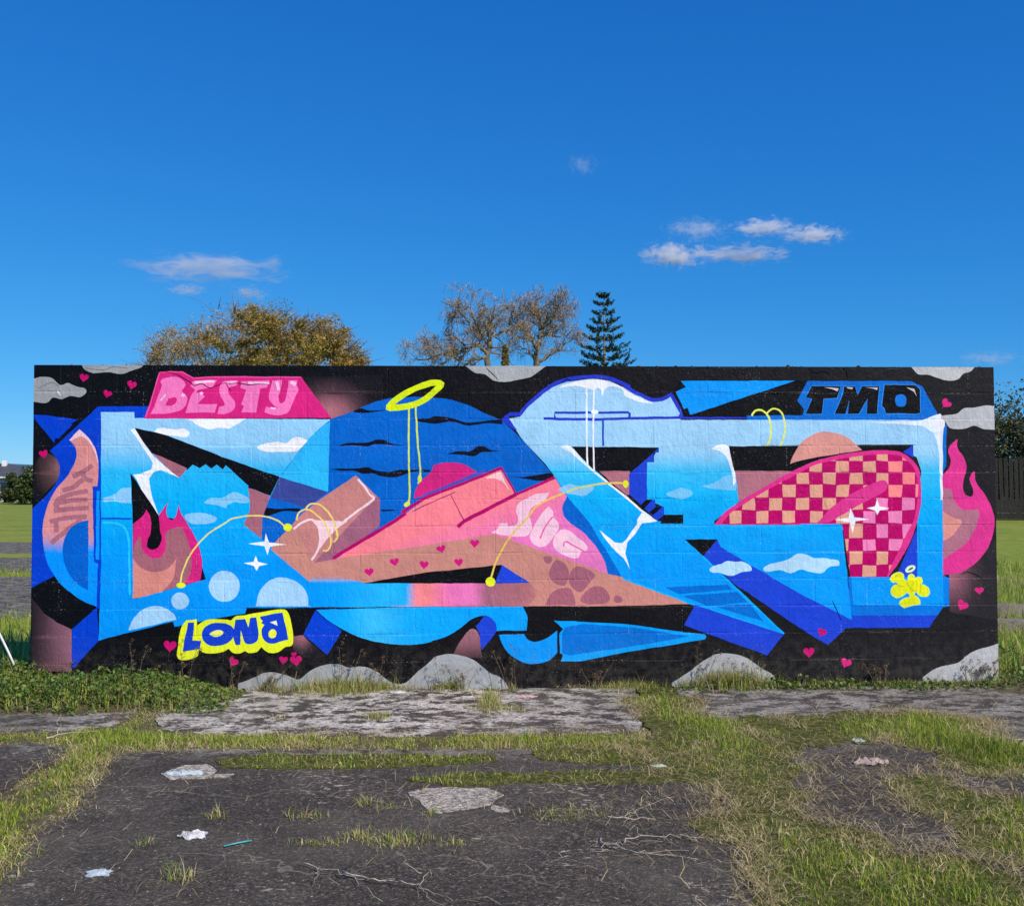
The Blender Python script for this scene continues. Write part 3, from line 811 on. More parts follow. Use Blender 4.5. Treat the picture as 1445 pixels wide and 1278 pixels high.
def ground_h(x, y):
    h = -0.008 + .007 * mnoise.noise((x * 1.1, y * 1.1, 0.0)) + .004 * mnoise.noise((x * 4, y * 4, 2.0))
    # low bank of weeds against the left third of the wall and round the right end
    h += .085 * (1 - sstep(.9, 1.75, x)) * sstep(-.75, -.25, y) * (1 - sstep(1.5, 3.0, y))
    h += .05 * sstep(6.9, 7.5, x) * sstep(-.55, -.15, y) * (1 - sstep(2.0, 3.0, y))
    if y > 14:
        h += .15 * sstep(14, 26, y) * sstep(8, 16, x)
    return h

def ground_material():
    t = NT("soil_and_turf")
    pos = t.pos()
    sx = t.n("ShaderNodeSeparateXYZ"); t.l(pos, sx.inputs[0])
    soil = t.ramp(t.noise(pos, 9, 6, .65), [(.3, (.055, .046, .026)), (.55, (.11, .092, .050)), (.75, (.20, .165, .095))])
    turf = t.ramp(t.noise(pos, .55, 6, .6), [(.25, (.15, .21, .022)), (.5, (.21, .26, .034)), (.72, (.27, .27, .06))])
    turf = t.mix(.7, turf, t.ramp(t.noise(t.scaled(pos, (1, .35, 1)), 6, 5, .7), [(.3, (.6, .6, .55)), (.7, (1.2, 1.2, 1.15))]), 'MULTIPLY')
    far = t.n("ShaderNodeMapRange"); far.inputs[1].default_value = .3; far.inputs[2].default_value = 1.2
    t.l(t.math('ADD', sx.outputs["Y"], t.math('MULTIPLY', t.noise(pos, 1.4, 3), 1.0)), far.inputs[0])
    col = t.mix(far.outputs[0], soil, turf)
    b = t.bump(t.noise(pos, 30, 5, .7), .6, .02)
    return t.done(col, .95, b, .2)
M_GROUND = ground_material()
def axis_steps(lo, hi, fine_lo, fine_hi, fine, grow=1.28):
    a = list(np.arange(fine_lo, fine_hi + 1e-6, fine))
    s, v = fine, a[-1]
    while v < hi:
        s *= grow; v += s; a.append(v)
    s, v, pre = fine, a[0], []
    while v > lo:
        s *= grow; v -= s; pre.append(v)
    return np.array(pre[::-1] + a)
gx = axis_steps(-900, 900, -3.5, 11, .16); gy = axis_steps(-60, 1500, -6.5, 3.5, .16)
gv = [(x, y, ground_h(x, y)) for y in gy for x in gx]
nx = len(gx)
gf = np.array([(j * nx + i, j * nx + i + 1, (j + 1) * nx + i + 1, (j + 1) * nx + i) for j in range(len(gy) - 1) for i in range(nx - 1)])
tag(mesh_obj("ground", gv, gf, M_GROUND, smooth=True), "rough grassy ground running back to a far field", "ground", kind="structure")

def asphalt_material(name, tint=(1, 1, 1), spill=1.0):
    t = NT(name)
    pos = t.pos()
    sx = t.n("ShaderNodeSeparateXYZ"); t.l(pos, sx.inputs[0])
    col = t.ramp(t.noise(pos, 2.3, 6, .65), [(.3, tuple(.040 * c for c in tint)), (.55, tuple(.060 * c for c in tint)), (.75, tuple(.095 * c for c in tint))])
    # stone chips showing in the binder
    v = t.n("ShaderNodeTexVoronoi"); v.inputs["Scale"].default_value = 125
    t.l(pos, v.inputs["Vector"])
    vs_ = t.n("ShaderNodeSeparateColor"); t.l(v.outputs["Color"], vs_.inputs[0])
    chips = t.ramp(vs_.outputs[0], [(.0, .45), (.5, .8), (.8, 1.15), (.94, 1.7), (1, 3.0)])
    col = t.mix(1.0, col, chips, 'MULTIPLY')
    col = t.mix(1.0, col, t.ramp(t.noise(pos, 42, 4, .7), [(.34, .55), (.5, 1.0), (.66, 1.6)]), 'MULTIPLY')
    # lichen and chalky flecks, drawn out in streaks
    fleck = t.ramp(t.noise(t.scaled(pos, (1, 1.8, 1)), 20, 5, .66), [(.565, 0.0), (.61, 1.0)])
    area = t.ramp(t.noise(pos, 1.5, 5, .7), [(.53, 0.02), (.63, 1.0)])
    col = t.mix(t.math('MULTIPLY', t.math('MULTIPLY', fleck, area), .75), col, (.52, .46, .37))
    # old paint and rubbed concrete skin close to the wall
    near = t.n("ShaderNodeMapRange"); near.inputs[1].default_value = -2.0; near.inputs[2].default_value = -1.1
    t.l(t.math('ADD', sx.outputs["Y"], t.math('MULTIPLY', t.math('SUBTRACT', t.noise(pos, .9, 3), .5), 1.1)), near.inputs[0])
    midx = t.ramp(t.math('MULTIPLY', sx.outputs["X"], .12), [(.06, .3), (.16, 1.0), (.42, .95), (.56, .5), (.8, .4)])
    wear = t.math('MULTIPLY', t.math('MULTIPLY', near.outputs[0], midx), t.ramp(t.noise(t.scaled(pos, (1, 1.5, 1)), 5.0, 9, .72), [(.47, 0.0), (.52, 1.0)]))
    wear = t.math('MULTIPLY', wear, t.ramp(t.noise(t.scaled(pos, (1, 1.6, 1)), 30, 5, .72), [(.42, .05), (.49, 1.0)]))
    skin = t.ramp(t.noise(pos, 3.3, 5, .7), [(.3, (.34, .31, .26)), (.5, (.54, .50, .43)), (.7, (.82, .77, .69))])
    col = t.mix(t.math('MULTIPLY', wear, 1.0 * spill), col, skin)
    pk = t.math('MULTIPLY', near.outputs[0], t.ramp(t.noise(pos, 4.1, 2), [(.68, 0.0), (.74, 1.0)]))
    hue = t.ramp(t.noise(pos, .8, 1), [(.35, (.30, .46, .55)), (.5, (.40, .22, .22)), (.65, (.42, .36, .48))])
    col = t.mix(t.math('MULTIPLY', pk, .5 * spill), col, hue)
    # dust lying in the low spots
    col = t.mix(t.math('MULTIPLY', t.ramp(t.noise(pos, .8, 5, .7), [(.50, 0.0), (.7, 1.0)]), .35), col, (.17, .15, .115))
    # hairline cracks
    cv = t.n("ShaderNodeTexVoronoi", feature='DISTANCE_TO_EDGE'); cv.inputs["Scale"].default_value = 1.35
    w = t.n("ShaderNodeVectorMath", operation='ADD')
    nz = t.n("ShaderNodeTexNoise"); nz.inputs["Scale"].default_value = 5; t.l(pos, nz.inputs["Vector"])
    sc = t.n("ShaderNodeVectorMath", operation='SCALE'); sc.inputs["Scale"].default_value = .22
    t.l(nz.outputs["Color"], sc.inputs[0]); t.l(pos, w.inputs[0]); t.l(sc.outputs[0], w.inputs[1]); t.l(w.outputs[0], cv.inputs["Vector"])
    crack = t.math('MULTIPLY', t.ramp(cv.outputs["Distance"], [(.002, 1.0), (.006, 0.0)]), t.ramp(t.noise(pos, 1.1, 2), [(.45, 0.0), (.55, 1.0)]))
    col = t.mix(t.math('MULTIPLY', crack, .55), col, (.26, .23, .18))
    b = t.bump(v.outputs["Distance"], .5, .004)
    b = t.bump(t.noise(pos, 16, 6, .7), .5, .012, b)
    b = t.bump(t.math('MULTIPLY', crack, -1.0), .4, .005, b)
    return t.done(col, .88, b, .35)
M_ASPHALT = asphalt_material("weathered_asphalt", (1.02, .85, .64))

pavement = empty("pavement", (0, 0, 0))
tag(pavement, "broken dark asphalt paving split by strips of grass", "pavement", kind="structure")
SLABS = []
def slab_h(x, y):
    return .006 * mnoise.noise((x * .9, y * .9, 7.0)) + .003 * mnoise.noise((x * 3.3, y * 3.3, 5.0))
def inside(poly, X, Y):
    X = np.asarray(X); Y = np.asarray(Y)
    ins = np.zeros(X.shape, bool)
    n = len(poly)
    for i in range(n):
        (ax, ay), (bx, by) = poly[i], poly[(i + 1) % n]
        if ay == by: continue
        ins ^= ((ay > Y) != (by > Y)) & (X < (bx - ax) * (Y - ay) / (by - ay) + ax)
    return ins
def ragged(poly, amp=.03, step=.06, seed=0.0):
    out = []
    n = len(poly)
    for i in range(n):
        a, b = Vector(poly[i]), Vector(poly[(i + 1) % n])
        k = max(1, int((b - a).length / step))
        nrm = Vector((-(b - a).y, (b - a).x)).normalized()
        for j in range(k):
            p = a.lerp(b, j / k)
            d = amp * mnoise.noise((p.x * 3 + seed, p.y * 3, 1)) + amp * .6 * mnoise.noise((p.x * 11 + seed, p.y * 11, 3))
            out.append((p + nrm * d)[:])
    return out
def sheet(name, poly, top, depth, mat, parent=None, grid=.14, lift=0.0, colors=None):
    """flat slab with an outline of its own, gently uneven, edges down into the ground"""
    P2 = [Vector(p) for p in poly]; n = len(P2)
    xs = [p.x for p in P2]; ys = [p.y for p in P2]
    vv = list(P2)
    if grid:
        Xg, Yg = np.meshgrid(np.arange(min(xs), max(xs), grid), np.arange(min(ys), max(ys), grid))
        keep = inside(poly, Xg.ravel(), Yg.ravel())
        vv += [Vector((a, b)) for a, b, k in zip(Xg.ravel(), Yg.ravel(), keep) if k]
    co, ed, fa, *_ = delaunay_2d_cdt(vv, [(i, (i + 1) % n) for i in range(n)], [], 0, 1e-6, False)
    cen = np.array([[sum(co[i][k] for i in f) / 3 for k in (0, 1)] for f in fa])
    keep = inside(poly, cen[:, 0], cen[:, 1])
    verts = [(c[0], c[1], top(c[0], c[1]) + lift) for c in co]
    faces = [list(f) for f, k in zip(fa, keep) if k]
    b0 = len(verts)
    for p in P2: verts.append((p.x, p.y, top(p.x, p.y) + lift - .006))
    for p in P2: verts.append((p.x, p.y, top(p.x, p.y) + lift - depth))
    b1 = b0 + n
    # joined to the rim: find the rim verts by position
    loc = {(round(c[0], 5), round(c[1], 5)): i for i, c in enumerate(co)}
    area = sum(P2[i].x * P2[(i + 1) % n].y - P2[(i + 1) % n].x * P2[i].y for i in range(n))
    for i in range(n):
        j = (i + 1) % n
        a, b = loc.get((round(P2[i].x, 5), round(P2[i].y, 5))), loc.get((round(P2[j].x, 5), round(P2[j].y, 5)))
        if a is None or b is None: continue
        q = [a, b, b1 + j, b1 + i]
        faces.append(q if area < 0 else q[::-1])
    return mesh_obj(name, verts, faces, mat, parent)
SLAB_PX = [
    [(-90, 1010), (0, 1000), (60, 995), (110, 990), (180, 985), (197, 990), (185, 1010), (160, 1022), (100, 1029), (0, 1033), (-90, 1040)],
    [(-90, 1068), (0, 1052), (50, 1047), (108, 1050), (92, 1068), (45, 1088), (20, 1110), (-90, 1150)],
    [(300, 968), (600, 966), (888, 966), (893, 990), (908, 1032), (760, 1036), (600, 1038), (400, 1036), (262, 1036), (220, 1030), (225, 1005), (262, 985)],
    [(946, 972), (1150, 962), (1300, 961), (1520, 963), (1560, 1010), (1560, 1076), (1450, 1066), (1415, 1050), (1400, 1014), (1300, 1006), (1200, 1006), (1100, 1010), (1010, 1016), (975, 1000)],
    [(165, 1060), (300, 1056), (500, 1057), (760, 1056), (880, 1060), (965, 1066), (990, 1105), (1002, 1125), (1012, 1160), (1050, 1200), (1075, 1250), (1110, 1420), (500, 1460), (-140, 1420), (-80, 1290), (0, 1236), (30, 1200), (62, 1170), (102, 1140), (132, 1110), (150, 1085)],
    [(1018, 1022), (1100, 1016), (1200, 1012), (1300, 1012), (1396, 1020), (1412, 1056), (1446, 1072), (1560, 1084), (1620, 1180), (1700, 1420), (1330, 1420), (1130, 1420), (1090, 1250), (1064, 1198), (1030, 1158), (1018, 1120), (1006, 1102), (985, 1064)],
]
for k, px in enumerate(SLAB_PX):
    poly = ragged([on_ground(*p) for p in px], .04, .05, k * 3.7)
    SLABS.append(poly)
    sheet("slab", poly, slab_h, .09, M_ASPHALT, pavement)
# old paving behind the wall, seen past its ends
BACK = [[(-9, 4.6), (-.4, 4.3), (-.2, 7.0), (-.6, 9.6), (-9.5, 9.9)], [(-14, 11.2), (-1.5, 10.6), (-1.2, 14.0), (-14, 15.0)],
        [(-22, 16.5), (-3, 15.6), (-3, 20.0), (-24, 21.5)]]
for k, poly in enumerate(BACK):
    poly = ragged(poly, .12, .25, 20 + k * 3)
    SLABS.append(poly)
    sheet("slab", poly, lambda x, y: slab_h(x, y) + (.0), .09, M_ASPHALT, pavement, grid=.6)
# pale broken patch and small spalls where the surface has come away: thin skins on the big slab
def stone_cells(name):
    t = NT(name)
    v = t.n("ShaderNodeTexVoronoi"); v.inputs["Scale"].default_value = 80; t.l(t.pos(), v.inputs["Vector"])
    q = t.n("ShaderNodeSeparateColor"); t.l(v.outputs["Color"], q.inputs[0])
    return t, q.outputs[0]
M_SKIN = (lambda t, vo: t.done(t.mix(1.0, t.ramp(vo, [(.0, .35), (.5, .85), (.9, 1.15), (1, 1.3)]), t.ramp(t.noise(t.pos(), 34, 8, .8), [(.32, (.10, .085, .065)), (.45, (.42, .37, .30)), (.6, (.74, .66, .55))]), 'MULTIPLY'), .9, t.bump(t.noise(t.pos(), 45, 5, .75), 1.0, .02), .2))(*stone_cells("bare_concrete_skin"))
SKINS = [[(575, 1118), (600, 1113), (640, 1112), (690, 1112), (712, 1122), (690, 1136), (650, 1142), (614, 1146), (596, 1136)],
         [(694, 1136), (718, 1144), (712, 1147), (695, 1142)], [(236, 1090), (262, 1080), (290, 1078), (300, 1090), (270, 1094)],
         [(228, 1092), (250, 1088), (292, 1093), (330, 1092), (318, 1098), (240, 1100)]]
for k, px in enumerate(SKINS):
    sheet("bare_patch", ragged([on_ground(*p) for p in px], .035, .02, k), slab_h, .012, M_SKIN, pavement, grid=0, lift=.004)
# ================================================================== GRASS
def leaf_material(name, rough=.6, trans=.42, spec=.3):
    t = NT(name)
    at = t.n("ShaderNodeAttribute", attribute_name="Col")
    t.done(at.outputs["Color"], rough, None, spec)
    tr = t.n("ShaderNodeBsdfTranslucent"); t.l(at.outputs["Color"], tr.inputs["Color"])
    mx = t.n("ShaderNodeMixShader"); mx.inputs[0].default_value = trans
    t.l(t.b.outputs[0], mx.inputs[1]); t.l(tr.outputs[0], mx.inputs[2]); t.l(mx.outputs[0], t.out.inputs[0])
    return t.m
M_GRASS = leaf_material("grass_blades")
M_LEAF = leaf_material("broad_leaves", .5, .3)

def blades(px, py, pz, h, w, lean, col, tipcol=None):
    """arrays in, (verts, faces, colours) out: each blade a bent tapering strip"""
    n = len(px)
    az = rng.uniform(0, 2 * np.pi, n)
    d = np.stack([np.cos(az), np.sin(az), np.zeros(n)], 1)
    fa = rng.uniform(0, 2 * np.pi, n)
    s = np.stack([np.cos(fa), np.sin(fa), np.zeros(n)], 1)
    base = np.stack([px, py, pz], 1)
    up = np.array([0, 0, 1.0])
    c = np.cos(lean)[:, None]; sn = np.sin(lean)[:, None]
    mid = base + (up * (h * .55)[:, None]) * np.sqrt(c) + d * (h * .55)[:, None] * sn * .6
    tip = base + up * h[:, None] * c + d * h[:, None] * sn
    w = w[:, None]
    V = np.stack([base - s * w * .5, base + s * w * .5, mid - s * w * .42, mid + s * w * .42, tip], 1).reshape(-1, 3)
    o = np.arange(n)[:, None] * 5
    F = np.concatenate([o + np.array([[0, 1, 3]]), o + np.array([[0, 3, 2]]), o + np.array([[2, 3, 4]])], 0)
    tc = col if tipcol is None else tipcol
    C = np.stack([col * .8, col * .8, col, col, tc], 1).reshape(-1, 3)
    return V, F, C

class Soup:
    def __init__(self): self.v, self.f, self.c, self.n = [], [], [], 0
    def add(self, V, F, C):
        self.v.append(V); self.f.append(F + self.n); self.c.append(C); self.n += len(V)
    def build(self, name, mat, parent=None):
        o = mesh_obj(name, np.concatenate(self.v), np.concatenate(self.f), mat, parent, np.concatenate(self.c))
        o["kind"] = "stuff"
        return o

_LAT = rng.uniform(-1, 1, (256, 256))
def vnoise(X, Y, s, z=0.0):
    """smooth value noise, about -0.8..0.8"""
    u, v = np.asarray(X) * s + z * 17.3 + 100, np.asarray(Y) * s + z * 9.1 + 100
    i, j = np.floor(u).astype(int), np.floor(v).astype(int)
    f, g = u - i, v - j
    f, g = f * f * (3 - 2 * f), g * g * (3 - 2 * g)
    t = lambda a, b: _LAT[a % 256, b % 256]
    return (t(i, j) * (1 - f) + t(i + 1, j) * f) * (1 - g) + (t(i, j + 1) * (1 - f) + t(i + 1, j + 1) * f) * g
GREEN = np.array([[.21, .34, .028], [.31, .41, .042], [.13, .25, .022], [.44, .46, .08], [.60, .54, .18]])
STRAW = np.array([[.68, .54, .28], [.52, .40, .20], [.80, .68, .42], [.42, .35, .15]])
def pick(tab, n, p=None):
    c = tab[rng.choice(len(tab), n, p=p)]
    return c * rng.uniform(.75, 1.25, (n, 1))

def edge_distance(X, Y, polys):
    """distance to the nearest slab outline"""
    best = np.full(len(X), 9.0)
    for poly in polys:
        q = np.array(poly)[::2]
        for k in range(0, len(X), 20000):
            dx = X[k:k + 20000, None] - q[None, :, 0]; dy = Y[k:k + 20000, None] - q[None, :, 1]
            best[k:k + 20000] = np.minimum(best[k:k + 20000], np.sqrt((dx * dx + dy * dy).min(1)))
    return best

TURF = [  # turf spreading over the right-hand paving (photo measure)
    [(890, 962), (955, 972), (1010, 1012), (1060, 1010), (1130, 1028), (1150, 1052), (1110, 1070), (1132, 1088), (1102, 1112), (1150, 1132), (1150, 1166), (1230, 1180), (1270, 1206), (1330, 1196), (1400, 1222), (1445, 1240), (1560, 1300), (1600, 1420), (1100, 1420), (1056, 1236), (1010, 1165), (996, 1120), (960, 1092), (900, 1068), (860, 1048), (905, 1036)],
    [(1050, 1014), (1130, 1008), (1200, 1004), (1300, 1005), (1400, 1018), (1440, 1056), (1560, 1080), (1560, 1098), (1440, 1092), (1370, 1094), (1318, 1082), (1300, 1062), (1250, 1044), (1190, 1046), (1150, 1062), (1090, 1046)],
    [(1256, 1095), (1310, 1092), (1350, 1108), (1445, 1124), (1560, 1140), (1600, 1260), (1445, 1228), (1380, 1200), (1330, 1176), (1285, 1142)]]
BANDS = [  # grass standing on / through the big slabs (photo measure)
    [(295, 1072), (340, 1066), (420, 1064), (560, 1064), (690, 1066), (702, 1074), (660, 1080), (520, 1084), (420, 1086), (310, 1084)],
    [(575, 1100), (640, 1090), (760, 1088), (900, 1088), (1010, 1086), (1005, 1108), (900, 1106), (760, 1106), (640, 1110)],
    [(740, 1052), (860, 1042), (960, 1050), (980, 1085), (860, 1080), (760, 1072)]]
TUFTS = [(560, 1185, 60, 12, .5), (430, 1152, 34, 5, .5), (305, 1153, 14, 4, .8), (800, 1150, 60, 12, .45), (255, 1240, 26, 6, 1.3), (205, 1190, 18, 3, .6), (500, 1180, 30, 5, .7), (515, 1134, 10, 4, .9), (608, 1148, 8, 3, .6),
         (535, 1013, 18, 4, .9), (700, 1000, 40, 6, .6), (690, 992, 16, 10, 1.4), (490, 970, 70, 11, 1.5), (1020, 960, 52, 12, 2.0), (885, 968, 50, 6, .9), (630, 965, 20, 5, 1.0), (385, 968, 16, 5, 1.1), (640, 968, 10, 5, 1.2), (1300, 960, 120, 5, .7), (1150, 961, 70, 5, .7), (395, 1013, 14, 3, .5),
         (545, 1138, 14, 4, .5), (640, 1190, 30, 4, .5), (450, 1190, 40, 5, .5), (1140, 1085, 24, 5, .5)]
M_MAT = (lambda t: t.done(t.ramp(t.noise(t.pos(), 26, 6, .7), [(.3, (.026, .030, .008)), (.5, (.075, .085, .018)), (.7, (.24, .20, .085))]), .95, t.bump(t.noise(t.pos(), 60, 4, .7), .9, .015), .1))(NT("turf_thatch"))  # thatch, its colour darkened to stand for shaded gaps between the blades
turf_root = empty("turf", (0, 0, 0))
tag(turf_root, "thin thatchy turf creeping over the asphalt joints", "turf", kind="structure")
TURF_POLYS = [ragged(ragged([on_ground(*p) for p in px], .16, .10, 170 + i), .06, .03, 70 + i) for i, px in enumerate(TURF)]
def build_grass():
    for i, poly in enumerate(TURF_POLYS + [ragged([on_ground(*p) for p in px], .05, .03, 90 + i) for i, px in enumerate(BANDS)]):
        sheet("turf_mat", poly, slab_h, .02, M_MAT, turf_root, grid=.2, lift=.004)
    s = Soup()
    near_slabs = SLABS[:6]
    # 1 turf between and round the slabs
    n = 950000
    X = rng.uniform(-2.2, 8.6, n); Y = rng.uniform(-4.75, -.03, n)
    # keep to what can be seen from round about the viewpoint
    dist = np.hypot(X - CAM_LOC.x, Y - CAM_LOC.y)
    ang = np.abs(np.arctan2(X - CAM_LOC.x, Y - CAM_LOC.y))
    k = (ang < .66) & (dist > 2.6)
    X, Y = X[k], Y[k]
    ins = np.zeros(len(X), bool)
    for p in near_slabs: ins |= inside(p, X, Y)
    ed = edge_distance(X, Y, near_slabs)
    turf = TURF_POLYS
    onturf = np.zeros(len(X), bool)
    for p in turf: onturf |= inside(p, X, Y)
    ed = np.where(onturf | (ins & (edge_distance(X, Y, turf) < ed)), edge_distance(X, Y, turf), ed)
    ins &= ~onturf
    nz = vnoise(X, Y, 2.1, 3.0); nz2 = vnoise(X, Y, 9.0, 5.0)
    keep = np.where(ins, rng.random(len(X)) < np.clip(.62 - ed * 9 + nz * .5 + nz2 * .3, 0, .7) * .6, rng.random(len(X)) < np.clip(.80 + nz * .6 + nz2 * .5, .08, 1) * np.clip(.35 + ed * 8, .4, 1))
    # right-hand corner: dry thin patches
    gxp, gyp = on_ground(1160, 1150)
    thin = np.exp(-(((X - gxp) / .75) ** 2 + ((Y - gyp) / .55) ** 2))
    keep &= (rng.random(len(X)) > thin * .35) | ins
    X, Y, ed, ins, nz, nz2, thin = (a[keep] for a in (X, Y, ed, ins, nz, nz2, thin))
    for bi, px in enumerate(BANDS):
        poly = ragged([on_ground(*p) for p in px], .05, .03, bi + 90)
        q = np.array(poly); m = int(17000 * (np.ptp(q[:, 0]) * np.ptp(q[:, 1])))
        bx = rng.uniform(q[:, 0].min(), q[:, 0].max(), m); by = rng.uniform(q[:, 1].min(), q[:, 1].max(), m)
        i2 = inside(poly, bx, by) & (rng.random(m) < .62 + vnoise(bx, by, 6) * .9)
        bx, by = bx[i2], by[i2]
        X = np.concatenate([X, bx]); Y = np.concatenate([Y, by])
        ed = np.concatenate([ed, np.full(len(bx), .09)]); ins = np.concatenate([ins, np.zeros(len(bx), bool)])
        nz = np.concatenate([nz, vnoise(bx, by, 2.1, 3)]); nz2 = np.concatenate([nz2, np.zeros(len(bx))]); thin = np.concatenate([thin, np.zeros(len(bx))])
    n = len(X)
    Z = np.where(X < 1.9, np.array([ground_h(a, b) if a < 1.9 else 0.0 for a, b in zip(X, Y)]), -.008)
    Z = np.maximum(Z, -.012)
    inner = np.clip(ed / .22, 0, 1)
    h = .85 * rng.gamma(3.2, .3125, n) * (.015 + .021 * inner + .017 * np.clip(nz, -.6, 1) + .010 * nz2) * (1 - .45 * thin)
    lushx, lushy = on_ground(1330, 1065)
    lush = np.exp(-(((X - lushx) / .8) ** 2 + ((Y - lushy) / .28) ** 2)) + np.exp(-(((X - (-.15)) / .9) ** 2 + ((Y + 3.1) / .8) ** 2))
    h *= 1 + .55 * lush
    h *= np.where(ins, .75, 1)
    w = rng.uniform(.0026, .0056, n)
    dry = rng.random(n) < np.clip(.62 - inner * .54 + thin * .6 - lush * .3 + nz2 * .3, .05, .95)
    lean = np.where(dry, rng.uniform(.5, 1.45, n), np.abs(rng.normal(.35, .32, n)))
    col = np.where(dry[:, None], pick(STRAW, n), pick(GREEN, n, [.27, .27, .14, .2, .12]) * (1 - .25 * np.clip(lush, 0, 1))[:, None])
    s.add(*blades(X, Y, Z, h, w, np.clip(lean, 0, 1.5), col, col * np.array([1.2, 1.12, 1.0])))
    edges = np.concatenate([np.array(p) for p in near_slabs + turf])
    m = 26000
    e = edges[rng.integers(0, len(edges), m)]
    X = e[:, 0] + rng.normal(0, .045, m); Y = np.minimum(e[:, 1] + rng.normal(0, .045, m), -.03)
    k = (np.abs(np.arctan2(X - CAM_LOC.x, Y - CAM_LOC.y)) < .66) & (np.hypot(X - CAM_LOC.x, Y - CAM_LOC.y) > 2.6) & (vnoise(X, Y, 2.6, 21) > -.15)
    X, Y = X[k], Y[k]; m = len(X)
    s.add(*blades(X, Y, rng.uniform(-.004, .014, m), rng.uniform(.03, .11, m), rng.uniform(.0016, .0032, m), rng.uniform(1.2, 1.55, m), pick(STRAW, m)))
    # 2 tufts in cracks and along the foot of the wall
    for (px, py, rx, ry, sc) in TUFTS:
        cx, cy = on_ground(px, py); ex, _ = on_ground(px + rx, py); _, ey = on_ground(px, py - ry)
        a, b = abs(ex - cx), max(abs(ey - cy), .035)
        m = int(np.clip(9000 * a * b * 3.1, 60, 2600))
        X = cx + rng.normal(0, .5, m) * a; Y = np.minimum(cy + rng.normal(0, .5, m) * b, -.012)
        h = rng.gamma(5, .2, m) * .055 * sc
        dry = rng.random(m) < .4
        col = np.where(dry[:, None], pick(STRAW, m), pick(GREEN, m))
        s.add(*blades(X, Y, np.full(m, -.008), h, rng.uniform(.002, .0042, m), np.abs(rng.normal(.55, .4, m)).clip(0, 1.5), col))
    # 3 dead stems lying about on the asphalt and in the thin patches
    m = 5200
    X = rng.uniform(.2, 7.2, m); Y = rng.uniform(-4.4, -.1, m)
    a = np.where(rng.random(m) < .75, 1, 0)
    gx2, gy2 = on_ground(1160, 1120)
    X = np.where(a == 1, gx2 + rng.normal(0, .8, m), X); Y = np.where(a == 1, gy2 + rng.normal(0, .65, m), Y)
    Y = np.minimum(Y, -.05)
    s.add(*blades(X, Y, np.full(m, .012) + rng.uniform(-.01, .02, m), rng.uniform(.04, .16, m), rng.uniform(.0018, .0034, m), rng.uniform(1.35, 1.56, m), pick(STRAW, m)))
    tag(s.build("grass", M_GRASS), "green and straw coloured grass growing in the joints of the asphalt", "grass", kind="stuff")
    # 4 field grass behind the wall
    s2 = Soup()
    n = 60000
    X = np.concatenate([rng.uniform(-6.5, .4, n // 2), rng.uniform(6.8, 13.5, n // 2)])
    Y = .15 + rng.random(len(X)) ** 1.6 * 13
    ins = np.zeros(len(X), bool)
    for p in SLABS[6:]: ins |= inside(p, X, Y)
    k = (~ins) | (rng.random(len(X)) < .05)
    X, Y = X[k], Y[k]; n = len(X)
    Z = np.array([ground_h(a, b) for a, b in zip(X, Y)])
    col = pick(GREEN, n); dry = rng.random(n) < np.clip(.15 + vnoise(X, Y, .8, 8) * .5, 0, .8)
    col[dry] = pick(STRAW, dry.sum()) * .8
    s2.add(*blades(X, Y, Z, rng.gamma(5, .2, n) * .11, rng.uniform(.005, .010, n), np.abs(rng.normal(.4, .3, n)).clip(0, 1.4), col))
    tag(s2.build("field_grass", M_GRASS), "longer green field grass growing behind the painted wall", "grass", kind="stuff")
build_grass()

def leaf_quads(P, size, col, droop=.4, aspect=.6):
    n = len(P)
    nrm = rng.normal(0, 1, (n, 3)); nrm[:, 2] = np.abs(nrm[:, 2]) + droop; nrm /= np.linalg.norm(nrm, axis=1)[:, None]
    t = rng.normal(0, 1, (n, 3)); t -= (t * nrm).sum(1)[:, None] * nrm; t /= np.linalg.norm(t, axis=1)[:, None]
    b = np.cross(nrm, t)
    s = size[:, None]
    V = np.stack([P - t * s * .5, P + b * s * aspect * .5, P + t * s * .5, P - b * s * aspect * .5], 1).reshape(-1, 3)
    o = np.arange(n)[:, None] * 4
    F = np.concatenate([o + np.array([[0, 1, 2]]), o + np.array([[0, 2, 3]])], 0)
    return V, F, np.repeat(col, 4, axis=0)

